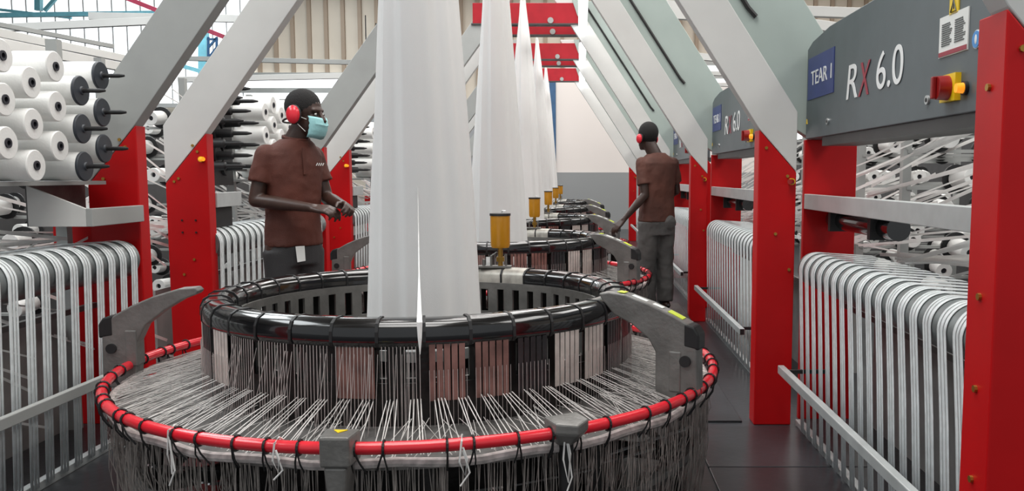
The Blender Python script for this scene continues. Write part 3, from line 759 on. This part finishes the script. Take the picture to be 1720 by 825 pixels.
for ci, (y, odd) in enumerate(cols):
    for ri in range(3):
        z = (1.79 if not odd else 1.695) - .188*ri
        proto = spB if ci > 2 else spW
        if ci > 2: lab = f'white spool with dark flange and black spindle, {rown[ri]} of the {"left" if ci == 3 else "right"} flanged column'
        else: lab = f'large white tape spool, {rown[ri]} one in the {coln[ci]} column of the near left stack'
        copy_tree(proto, (-2.5, y, z), lab, group='large white spools on the near left creel')
# carrier for them
E_ = empty('spool_creel', (-2.9, 4.2, FLOOR), 'grey steel creel carrying the large white spools at far left', 'creel rack', 'steel creel racks')
MB().box(-3.0, -2.60, 3.3, 4.75, 1.225, 1.245).build('bottom_tray', 'grey', E_)
for y in (3.4, 4.7): MB().box(-2.86, -2.80, y, y+.05, FLOOR, 2.0).build('upright', 'grey', E_)
for z in (1.32, 1.51, 1.70): MB().box(-2.80, -2.775, 3.4, 4.72, z-.01, z+.01).build('cross_rail', 'aludark', E_)
# spool banks of the following looms on the left
cnt = 0
for k in (1, 2, 3):
    for ci in range(6 if k == 1 else 6):
        y = DK[k] - .25 + .19*ci
        for ri in range(4 if ci % 2 else 3):
            z = 1.79 - .188*ri + (.094 if ci % 2 else 0)
            if z > 1.86: z = 1.86
            copy_tree(spW, (-2.56 if k == 1 else -2.52, y, z), f'white spool, left bank {WHICH[k]}, {NTH[ri]} from top, {NTH[ci]} column back', group=f'white spools in the left bank {WHICH[k]}')
    E2 = copy_tree(E_, V((-2.9, DK[k] + .45, FLOOR)), f'grey creel carrying the left bank of white spools {WHICH[k]}', group='steel creel racks')
    for ci in range(3):
        y = DK[k] - .97 + .15*ci
        for ri in range(4):
            copy_tree(spN, (-2.62, y, 1.84 - .165*ri + (.08 if ci % 2 else 0)), f'bare black spindle left {WHICH[k]}, {NTH[ri]} from top, {NTH[ci]} column back', group=f'bare black spindles {WHICH[k]}')
    MBb = MB().box(-2.80, -2.74, DK[k]-1.0, DK[k]-.5, 1.2, 1.97).build('spindle_board', 'matblack', None, bevel=.005)
    tag(MBb, f'black board holding bare spindles {WHICH[k]}', 'spindle board', 'black spindle boards')

# ------------------------------------------------------------------ creel racks behind the frames, spool ends facing the camera end of the hall
def creel(side, Y, xs, zs, name):
    E_ = empty('creel_rack', (side*(xs[0]+xs[-1])/2, Y, FLOOR), f'grey rack of small white spools, {name}', 'creel rack', 'steel creel racks')
    a, b = side*(xs[0]-.16), side*(xs[-1]+.2)
    for x in (a, b): MB().box(x-.025, x+.025, Y+.20, Y+.25, FLOOR, 2.05).build('upright', 'grey', E_)
    for z in zs: MB().box(min(a, b), max(a, b), Y+.195, Y+.22, z-.075, z-.055).build('rail', 'grey', E_)
    for i, z in enumerate(zs):
        for j, x in enumerate(xs):
            if random.random() < .08: continue
            s = copy_tree(spS, (side*(x + (.14 if i % 2 else 0)), Y, z), f'small white spool on the {name}, {NTH[len(zs)-1-i]} row down, {NTH[j]} from aisle', group=f'small white spools on the {name}')
            s.rotation_euler = (math.radians(random.uniform(-5, 5)), math.radians(random.uniform(-5, 8)), math.radians(-90 + random.uniform(-8, 8)))
zs6 = [.62, .835, 1.05, 1.265, 1.48, 1.70]
for q, Y in enumerate((4.9, 5.9, 6.9, 7.9, 8.9, 10.2)):
    creel(1, Y, [2.08 + .06*q + .36*i for i in range(5)], zs6, f'{NTH[q]} right rack')
for q, Y in enumerate((5.6, 6.8, 8.2)):
    creel(-1, Y, [3.35 + .36*i for i in range(5)], [.40, .62, .84, 1.06, 1.28, 1.50, 1.72], f'{NTH[q]} left rack')
for p_ in (spW, spB, spS, spN): drop(p_)
# added dark backdrops that stand for the darkness behind the creels
for xs_, side in ((4.5, 1), (-5.4, -1)):
    o = MB().box(xs_-.03, xs_+.03, 3.0, 19.0, FLOOR, 2.02).build('creel_backdrop', 'darkwall'); tag(o, f'added dark backdrop behind the small spools on the {"right" if side > 0 else "left"} side', 'backdrop')
# tapes running from the creels to the rollers
for k in range(3):
    for side in (1, -1):
        mb = MB(); rnd = random.Random(11 + k + side)
        for i in range(44):
            low = i % 2
            Y0 = rnd.uniform(2.6, 5.6) + P*k; z0 = rnd.uniform(1.15, 2.0) if not low else rnd.uniform(.75, 1.35)
            if side > 0: a = V((rnd.uniform(2.1, 2.5), Y0, z0)); b = V((rnd.uniform(1.60, 1.8), Y0 + rnd.uniform(1.1, 1.7), z0 - rnd.uniform(.35, .6)))
            else:
                a = V((rnd.uniform(-3.3, -3.1), Y0 + .4, z0 if low else z0-.0)); b = V((rnd.uniform(-2.8, -2.75), Y0 + rnd.uniform(.7, 1.6), z0 - rnd.uniform(.3, .6)))
                if k == 0 and Y0 + .4 < 5.0 and a.z > 1.15: a.z -= .8; b.z -= .8
            if low: b.z = max(b.z, .84 if side > 0 else .93)
            mb.bar(a, b, .002, rnd.choice((.009, .013, .019)))
        o = mb.build('running_tapes', 'strand'); tag(o, f'white tapes running slantwise through the {"right" if side > 0 else "left"} bay {WHICH[k]}', 'tapes', kind='stuff')

# ------------------------------------------------------------------ overhead steelwork and lamps
def lamp(x, y0, y1, z, lab):
    E_ = empty('tube_lamp', (x, (y0+y1)/2, z), lab, 'lamp', 'tube lamps hanging over the aisle')
    MB().box(x-.05, x+.05, y0, y1, z+.05, z+.10).build('lamp_housing', 'grey', E_)
    MB().cyl((x, y0+.02, z), (x, y1-.02, z), .055, n=14).build('lamp_tube', 'lampmat', E_, smooth=True)
    MB().cyl((x, y0, z+.1), (x, y0, z+.5), .008).cyl((x, y1, z+.1), (x, y1, z+.5), .008).build('hanger', 'matblack', E_)
for k in (2, 3, 4):
    lamp(.03, DK[k]-1.22, DK[k]+1.06, 3.21, f'white tube lamp above the right side {WHICH[k]}')
lamp(-2.90, 11.9, 12.5, 2.93, 'white tube lamp between the inclined beams on the left')

def bar_px(name, m, pa, Ya, pb, Yb, w_, h_, lab, cat, group=None):
    o = MB().bar(at_y(*pa, Ya), at_y(*pb, Yb), w_, h_).build(name, m, bevel=.003)
    return tag(o, lab, cat, group)
G = 'pale overhead creel beams'
bar_px('overhead_beam', 'white', (-60, 50), 12, (330, 32), 12, .08, .10, 'pale steel beam crossing the top left corner over the spools', 'beam', G)
bar_px('overhead_beam', 'white', (330, 30), 15, (620, 30), 15, .06, .12, 'pale beam between the inclined beams below the top edge', 'beam', G) if False else None
bar_px('overhead_beam', 'white', (150, 27), 16, (420, 32), 16, .08, .13, 'pale beam crossing behind both left inclined beams near the top', 'beam', G)
bar_px('overhead_beam', 'grey', (300, 98), 14, (640, 106), 14, .08, .07, 'grey beam crossing the tan cladding above the masked worker', 'beam', G)
bar_px('overhead_beam', 'white', (300, 134), 13, (640, 126), 13, .08, .08, 'lower pale beam crossing just above the masked worker', 'beam', G)
bar_px('overhead_beam', 'white', (-40, 48), 8, (215, 100), 10, .06, .08, 'sloping pale pipe running down to the shaded inclined beam', 'beam', G)
bar_px('overhead_beam', 'grey', (-60, 30), 9, (190, 78), 10.5, .04, .05, 'thin grey pipe sloping above the large white spools', 'beam', G)
bar_px('overhead_beam', 'white', (-40, 66), 7, (200, 112), 9.5, .07, .09, 'broad pale pipe just above the large white spools', 'beam', G)
for i, (a, b, Y, h_) in enumerate((((1070, 14), (1230, 22), 10, .20), ((1140, 92), (1270, 104), 12, .09), ((1150, 122), (1280, 126), 13, .06), ((1310, 18), (1480, 24), 8, .09), ((1300, 32), (1440, 52), 9, .10), ((1150, 140), (1290, 146), 14, .05))):
    bar_px('overhead_beam', 'white', a, Y, b, Y, .08, h_, ['broad pale beam behind the cable of the second right frame', 'pale beam joining the second and first right frames', 'thin pale bar below the one joining the right frames', 'pale beam above the fascia panel at top right', 'pale beam just over the far end of the nearest fascia', 'lowest thin pale bar right of the second frame'][i], 'beam', G)
bar_px('red_pipe', 'pinkred', (190, -12), 14, (376, 62), 14, .07, .07, 'faded red pipe sloping down behind the left inclined beams', 'pipe')
bar_px('cyan_brace', 'cyan', (-20, 26), 20, (275, 22), 20, .10, .10, 'cyan horizontal brace under the daylight sheets at top left', 'brace', 'cyan steel braces')
bar_px('cyan_brace', 'cyan', (-20, 14), 21, (120, 30), 21, .06, .06, 'thin cyan brace sloping at the top left corner', 'brace', 'cyan steel braces')
o = MB().bar(at_y(65, -20, 22), at_y(65, 18, 22), .14, .14).bar(at_y(100, -10, 22), at_y(75, 18, 22), .08, .08).build('cyan_stanchion', 'cyan'); tag(o, 'cyan stanchion with a diagonal stay at top left', 'stanchion')
o = MB().bar(at_y(342, 45, 18), at_y(342, 330, 18), .16, .16).build('cyan_column', 'cyan'); tag(o, 'light blue column between the two left inclined beams', 'column')
mb = MB()
for a, b in (((350, 62), (350, 100)), ((364, 62), (364, 100)), ((350, 98), (364, 80)), ((350, 80), (364, 64)), ((348, 100), (366, 100)), ((348, 66), (366, 66))): mb.bar(at_y(*a, 17.8), at_y(*b, 17.8), .04, .04)
ORI[o.name] = o.location.copy(); mb.build('lattice_bracket', 'blue', o)
bar_px('cyan_brace', 'cyan', (260, 98), 13, (345, 122), 13, .05, .06, 'short cyan brace sloping behind the white inclined beam', 'brace', 'cyan steel braces')

# ------------------------------------------------------------------ people
def basis(pos, fx, fy):
    F = V((fx, fy, 0)).normalized(); S = V((F.y, -F.x, 0)); p = V(pos)
    def pt(f, s, z): return p + F*f + S*s + V((0, 0, z))
    rot = Matrix((S, F, V((0, 0, 1)))).transposed()      # local x = his right, y = forward
    return pt, rot, F, S
class Body(MB):
    def limb(s, pts, rs, n=18):
        for (a, b), (r0, r1) in zip(zip(pts, pts[1:]), zip(rs, rs[1:])):
            s.cyl(a, b, r0, r1, n)
        for p, r in zip(pts, rs): s.ell(p, (r, r, r), 14)
    def cone(s, a, b, r0, r1, n=24): s.cyl(a, b, r0, r1, n)
    def fuse(s, name, m, parent, vox, smooth_it=6):
        o = s.build(name, m, parent, fix=False)
        r = o.modifiers.new('fuse', 'REMESH'); r.mode = 'VOXEL'; r.voxel_size = vox; r.use_smooth_shade = True
        sm = o.modifiers.new('smooth', 'SMOOTH'); sm.factor = .5; sm.iterations = smooth_it
        bpy.context.view_layer.update()
        dg = bpy.context.evaluated_depsgraph_get(); me = bpy.data.meshes.new_from_object(o.evaluated_get(dg))
        o.modifiers.clear(); o.data = me; me.materials.clear(); me.materials.append(M[m])
        me.polygons.foreach_set('use_smooth', [True]*len(me.polygons)); me.name = name
        return o
def hand(B, wrist, d, n, side, curl=.5, L=1.0):
    """wrist point, direction d of the fingers, n = back-of-hand normal, side = +1 when the thumb is on +cross"""
    d = V(d).normalized(); n = V(n).normalized(); x = d.cross(n).normalized()*side; n = (n - d*n.dot(d)).normalized()
    for k in range(4):
        o_ = (-.030 + .020*k)
        B.limb([wrist + x*o_*.5, wrist + d*.05*L + x*o_*.9, wrist + d*(.088 - .004*abs(k-2))*L + x*o_], [.016, .014, .0115])
        ln = [.030, .042, .046, .040][k]*L
        p = wrist + d*(.088 - .004*abs(k-2))*L + x*o_; a = curl*(.75 + .1*(3-k))
        q = p; ang = 0
        for j, (l_, r_) in enumerate(((ln, .0095), (ln*.68, .0085), (ln*.52, .0075))):
            ang += a*(.6 + .35*j); q2 = q + (d*math.cos(ang) - n*math.sin(ang))*l_
            B.limb([q, q2], [r_ + .0005, r_]); q = q2
    t0 = wrist + d*.028 + x*.022 - n*.006; t1 = t0 + (d*.55 + x*.65 - n*.35).normalized()*.042; t2 = t1 + (d*.8 + x*.15 - n*.5).normalized()*.032; t3 = t2 + (d*.85 - n*.5).normalized()*.024
    B.limb([t0, t1, t2, t3], [.015, .0125, .0105, .008])
def torso_rings(pt, lv, n=28, p=2.4):
    out = []
    for z, f, s, hw_, hd in lv:
        r = []
        for k in range(n):
            t = 2*PI*k/n; c, s_ = math.cos(t), math.sin(t)
            r.append(pt(f + hd*math.copysign(abs(s_)**(2/p), s_), s + hw_*math.copysign(abs(c)**(2/p), c), z))
        out.append(r)
    return out
def head(B, pt, rot, hf, hs, hz, turn=0, sc_=1.0):
    """head centre (f, s, z); turn rotates the face about the vertical"""
    R = Matrix.Rotation(turn, 3, 'Z'); c = pt(hf, hs, hz)
    def hp(s, f, z): return c + rot @ (R @ (V((s, f, z))*sc_))
    RR = (rot @ R)
    k_ = sc_
    B.ell(hp(0, -.008, .030), (.074*k_, .094*k_, .090*k_), 24, RR)          # skull
    B.ell(hp(0, .030, -.045), tuple(q_*k_ for q_ in (.056, .060, .072)), 20, RR)           # face / jaw
    B.ell(hp(0, .068, -.094), tuple(q_*k_ for q_ in (.026, .022, .022)), 14, RR)           # chin
    B.ell(hp(0, .074, .018), tuple(q_*k_ for q_ in (.050, .020, .016)), 14, RR)            # brow
    B.limb([hp(0, .088, .005), hp(0, .106, -.036)], [.009*k_, .016*k_]); B.ell(hp(0, .098, -.040), tuple(q_*k_ for q_ in (.021, .014, .012)), 12, RR)
    B.ell(hp(.022, .086, -.072), (.0, .0, .0), 6) if False else None
    B.ell(hp(0, .086, -.068), tuple(q_*k_ for q_ in (.026, .014, .009)), 12, RR); B.ell(hp(0, .084, -.082), tuple(q_*k_ for q_ in (.022, .013, .009)), 12, RR)
    for s in (-1, 1):
        B.ell(hp(.032*s, .064, -.030), tuple(q_*k_ for q_ in (.024, .024, .022)), 12, RR)  # cheekbone
        B.ell(hp(.078*s, -.012, -.012), tuple(q_*k_ for q_ in (.010, .020, .032)), 12, RR) # ear
    return hp, RR

def person_one():
    pt, rot, F, S = basis((-1.665, 5.0, 0), .78, -.62)
    E_ = empty('person', (-1.665, 5.0, 0), 'standing worker in rust brown shirt, blue face mask and red ear muffs, hands together', 'person')
    B = Body()
    B.loft(torso_rings(pt, [(.86, 0, 0, .15, .10), (1.0, 0, 0, .145, .095), (1.2, .005, 0, .155, .10), (1.36, .0, 0, .150, .10), (1.43, -.0, 0, .11, .075), (1.47, .01, -.02, .06, .055)]))
    B.limb([pt(.0, -.01, 1.44), pt(.05, -.05, 1.56)], [.064, .058])
    hp, RR = head(B, pt, rot, .07, -.055, 1.622, turn=math.radians(22), sc_=1.12)
    for s in (1, -1):
        sh_ = pt(-.01, .150*s, 1.395)
        if s > 0: el = pt(-.03, .215, 1.135); wr = pt(.29, .060, 1.095)
        else: el = pt(.04, -.205, 1.14); wr = pt(.36, -.095, 1.105)
        B.limb([sh_, sh_.lerp(el, .45), el], [.045, .046, .039]); B.limb([el, el.lerp(wr, .35), wr], [.039, .040, .024])
        d = (wr - el).normalized()
        if s > 0: hand(B, wr, d + V((0, 0, .02)), V((0, 0, 1)) - S*(-.5), -1, curl=.75)
        else: hand(B, wr, d + V((0, 0, .10)), V((0, 0, 1))*.7 + S*(-.6), 1, curl=.85)
    for s in (1, -1):
        B.limb([pt(0, .088*s, .86), pt(.01, .09*s, .48), pt(-.01, .09*s, .09)], [.085, .056, .040])
        B.limb([pt(-.04, .09*s, .05), pt(.10, .10*s, .035)], [.040, .032])
    body = B.fuse('body', 'skin', E_, .0055, 5)
    # hair
    H = Body(); H.ell(hp(0, -.014, .042), (.0885, .108, .100), 26, RR)
    H.build('hair', 'hair', E_, smooth=True)
    # eyes
    for s in (-1, 1):
        e = MB().ell(hp(.030*s, .083, -.004), (.013, .008, .008), 12, RR).build('eye', 'eye', E_, smooth=True)
        MB().ell(hp(.030*s, .0895, -.004), (.006, .003, .006), 10, RR).build('iris', 'hair', e, smooth=True)
    # mask
    Mk = MB(); rings = []
    for i in range(9):
        v = i/8; z = -.024 - .098*v; r = []
        for k in range(17):
            u = -1 + k/8; prof = .118 - .010*abs(v-.35)*3 - .015*(v > .8)*(v-.8)*5
            a = u*1.15
            r.append(hp(.078*math.sin(a), .020 + (prof-.020)*math.cos(a)**.8 + (.004 if i % 2 else 0), z + .012*abs(u) - (.008 if v > .9 else 0)))
        rings.append(r)
    n = 17; vs = [p for r in rings for p in r]
    Mk.add(vs, [(i*n+k, i*n+k+1, (i+1)*n+k+1, (i+1)*n+k) for i in range(8) for k in range(16)])
    mo = Mk.build('face_mask', 'mask', E_, smooth=True); mo.modifiers.new('thickness', 'SOLIDIFY').thickness = .003
    for s in (1, -1):
        MB().tube([hp(.072*s, .055, -.030), hp(.082*s, .01, -.012), hp(.085*s, -.015, -.008)], .0018, 5).tube([hp(.070*s, .045, -.09), hp(.082*s, .0, -.045), hp(.085*s, -.012, -.02)], .0018, 5).build('ear_loop', 'paper', mo)
    # ear muffs
    for s in (1, -1):
        o = MB().ell(hp(.096*s, -.006, -.006), (.030, .042, .052), 20, RR).build('ear_muff', 'muff', E_, smooth=True)
        MB().ell(hp(.086*s, -.006, -.006), (.018, .046, .056), 18, RR).build('cushion', 'matblack', o, smooth=True)
    MB().tube([hp(.10*math.cos(t), -.075, .0 + .0*math.sin(t) - .02*math.sin(t)) if False else hp(.104*math.cos(t), -.01 - .100*math.sin(t), -.02 - .02*math.sin(t)) for t in [PI*k/12 for k in range(13)]], .006, 6).build('neck_band', 'matblack', E_)
    # shirt
    T = Body()
    T.loft(torso_rings(pt, [(.872, .0, 0, .170, .122), (.95, .0, 0, .164, .118), (1.08, .004, 0, .156, .114), (1.22, .008, 0, .164, .120), (1.33, .006, 0, .176, .120), (1.39, .003, -.002, .176, .110), (1.425, .006, -.006, .155, .100), (1.455, .012, -.012, .118, .088), (1.482, .018, -.018, .080, .074)], p=2.5))
    for s in (1, -1):
        a = pt(-.01, .165*s, 1.40); b = pt(-.03, .215, 1.135) if s > 0 else pt(.04, -.205, 1.14)
        a = pt(-.01, .150*s, 1.392)
        T.ell(a, (.062, .062, .060), 16); T.cone(a, a.lerp(b, .62), .062, .066)
    so = T.fuse('shirt', 'shirt', E_, .008, 4)
    dm = so.modifiers.new('folds', 'DISPLACE'); tx = bpy.data.textures.new('fold_noise', 'CLOUDS'); tx.noise_scale = .09; dm.texture = tx; dm.strength = .014; dm.texture_coords = 'LOCAL'
    col = MB().tube([pt(.022 + .066*math.sin(t), -.022 + .072*math.cos(t), 1.488 - .014*math.sin(t)) for t in [2*PI*k/24 for k in range(24)]], .009, 8, True).build('collar', 'shirt', so, smooth=True)
    MB().bar(pt(.128, 0, 1.43), pt(.134, 0, 1.28), .022, .006, F).build('placket', 'shirt', so)
    lg = MB()
    for i in range(4): lg.bar(pt(.1335, -.075 - .014*i, 1.33), pt(.1335, -.075 - .014*i - .009, 1.345), .004, .003, F)
    lg.build('chest_logo', 'paper', so)
    # trousers
    T = Body()
    T.loft(torso_rings(pt, [(.76, 0, 0, .165, .115), (.86, 0, 0, .168, .118), (.955, 0, 0, .158, .108)]))
    for s in (1, -1):
        T.cyl(pt(0, .085*s, .84), pt(.01, .092*s, .48), .100, .080, 22); T.cyl(pt(.01, .092*s, .48), pt(-.01, .092*s, .09), .080, .072, 22)
        T.ell(pt(.01, .092*s, .48), (.080, .080, .080), 16)
    T.fuse('trousers', 'trouser', E_, .009, 4)
    tg = MB().add([pt(.132, .075, .875), pt(.136, .02, .875), pt(.142, .02, .79), pt(.138, .07, .785)], [(0, 1, 2, 3)]).build('paper_tag', 'paper', E_); tg.modifiers.new('thickness', 'SOLIDIFY').thickness = .002
    for s in (1, -1):
        MB().ell(pt(.04, .095*s, .04), (.048, .13, .045), 16, rot).build('shoe', 'matblack', E_, smooth=True)
    return E_
person_one()
def person_two():
    base = (.72, 8.15, 0)
    pt, rot, F, S = basis(base, -.42, .90)
    E_ = empty('person', base, 'worker seen from behind in brown shirt reaching down over the second loom', 'person')
    B = Body()
    B.loft(torso_rings(pt, [(.86, 0, 0, .15, .10), (1.0, 0, 0, .145, .095), (1.2, .005, 0, .155, .10), (1.36, .0, 0, .165, .10), (1.44, .0, 0, .12, .075), (1.49, .01, 0, .06, .055)]))
    B.limb([pt(.0, -.01, 1.44), pt(.045, -.06, 1.57)], [.068, .063])
    hp, RR = head(B, pt, rot, .06, -.075, 1.640, turn=math.radians(12), sc_=1.08)
    # left arm reaches down to the left, right arm hangs in front
    sh_ = pt(.0, -.165, 1.395); el = pt(.10, -.27, 1.13); wr = pt(.28, -.42, .90)
    el = V((.60, 8.02, 1.10)); wr = V((.40, 7.98, .87))
    B.limb([sh_, sh_.lerp(el, .45), el], [.048, .045, .038]); B.limb([el, el.lerp(wr, .35), wr], [.038, .039, .024])
    hand(B, wr, V((-.55, -.05, -.55)), V((-.45, -.6, .5)), 1, curl=.4)
    sh2 = pt(.0, .165, 1.395); el2 = pt(.06, .25, 1.13); wr2 = pt(.28, .16, 1.0)
    B.limb([sh2, sh2.lerp(el2, .45), el2], [.048, .045, .038]); B.limb([el2, wr2], [.038, .024]); hand(B, wr2, wr2 - el2, V((0, 0, 1)), 1, curl=.6)
    for s in (1, -1):
        B.limb([pt(0, .088*s, .86), pt(.01, .09*s, .48), pt(-.01, .09*s, .09)], [.085, .056, .040]); B.limb([pt(-.04, .09*s, .05), pt(.10, .10*s, .035)], [.040, .032])
    B.fuse('body', 'skin', E_, .006, 5)
    H = Body(); H.ell(hp(0, -.016, .034), (.086, .105, .103), 26, RR)
    H.build('hair', 'hair', E_, smooth=True)
    for s in (1, -1):
        o = MB().ell(hp(.092*s, -.0, -.02), (.022, .036, .044), 18, RR).build('ear_muff', 'muff', E_, smooth=True)
        MB().ell(hp(.083*s, -.0, -.02), (.012, .040, .048), 18, RR).build('cushion', 'matblack', o, smooth=True)
    T = Body()
    T.loft(torso_rings(pt, [(.845, .0, 0, .178, .125), (.95, .0, 0, .172, .120), (1.08, .0, 0, .165, .115), (1.22, .0, 0, .176, .120), (1.33, .0, 0, .190, .120), (1.39, -.005, 0, .190, .108), (1.425, -.0, 0, .168, .096), (1.455, 0, 0, .125, .084), (1.488, .005, 0, .076, .068)], p=2.5))
    for a, b in ((pt(.0, -.163, 1.392), el), (pt(.0, .163, 1.392), el2)):
        T.ell(a, (.062, .062, .060), 16); T.cone(a, a.lerp(b, .70), .062, .066)
    so = T.fuse('shirt', 'shirt2', E_, .008, 4)
    dm = so.modifiers.new('folds', 'DISPLACE'); dm.texture = bpy.data.textures['fold_noise']; dm.strength = .016; dm.texture_coords = 'LOCAL'
    T = Body()
    T.loft(torso_rings(pt, [(.72, 0, 0, .165, .118), (.84, 0, 0, .168, .120), (.94, 0, 0, .158, .108)]))
    for s in (1, -1):
        T.cyl(pt(0, .085*s, .84), pt(.01, .095*s, .48), .104, .088, 22); T.cyl(pt(.01, .095*s, .48), pt(-.01, .095*s, .08), .088, .080, 22)
        T.ell(pt(.01, .095*s, .48), (.088, .088, .088), 16)
    T.ell(pt(-.11, .08, .84), (.07, .03, .07), 12, rot)
    so = T.fuse('trousers', 'trouser2', E_, .009, 4)
    dm = so.modifiers.new('folds', 'DISPLACE'); dm.texture = bpy.data.textures['fold_noise']; dm.strength = .02; dm.texture_coords = 'LOCAL'
    for s in (1, -1):
        MB().ell(pt(.04, .095*s, .045), (.048, .13, .045), 16, rot).build('shoe', 'matblack', E_, smooth=True)
person_two()
# step platforms under the workers
o = MB().box(-2.2, -1.35, 4.85, 5.55, FLOOR, 0.0).build('step_platform', 'darkmetal', bevel=.008); tag(o, 'low dark step platform under the masked worker', 'platform', 'low step platforms')
o = MB().box(.62, .99, 7.6, 8.6, FLOOR, 0.0).build('step_platform', 'darkmetal', bevel=.008); tag(o, 'low dark step platform under the worker seen from behind', 'platform', 'low step platforms')
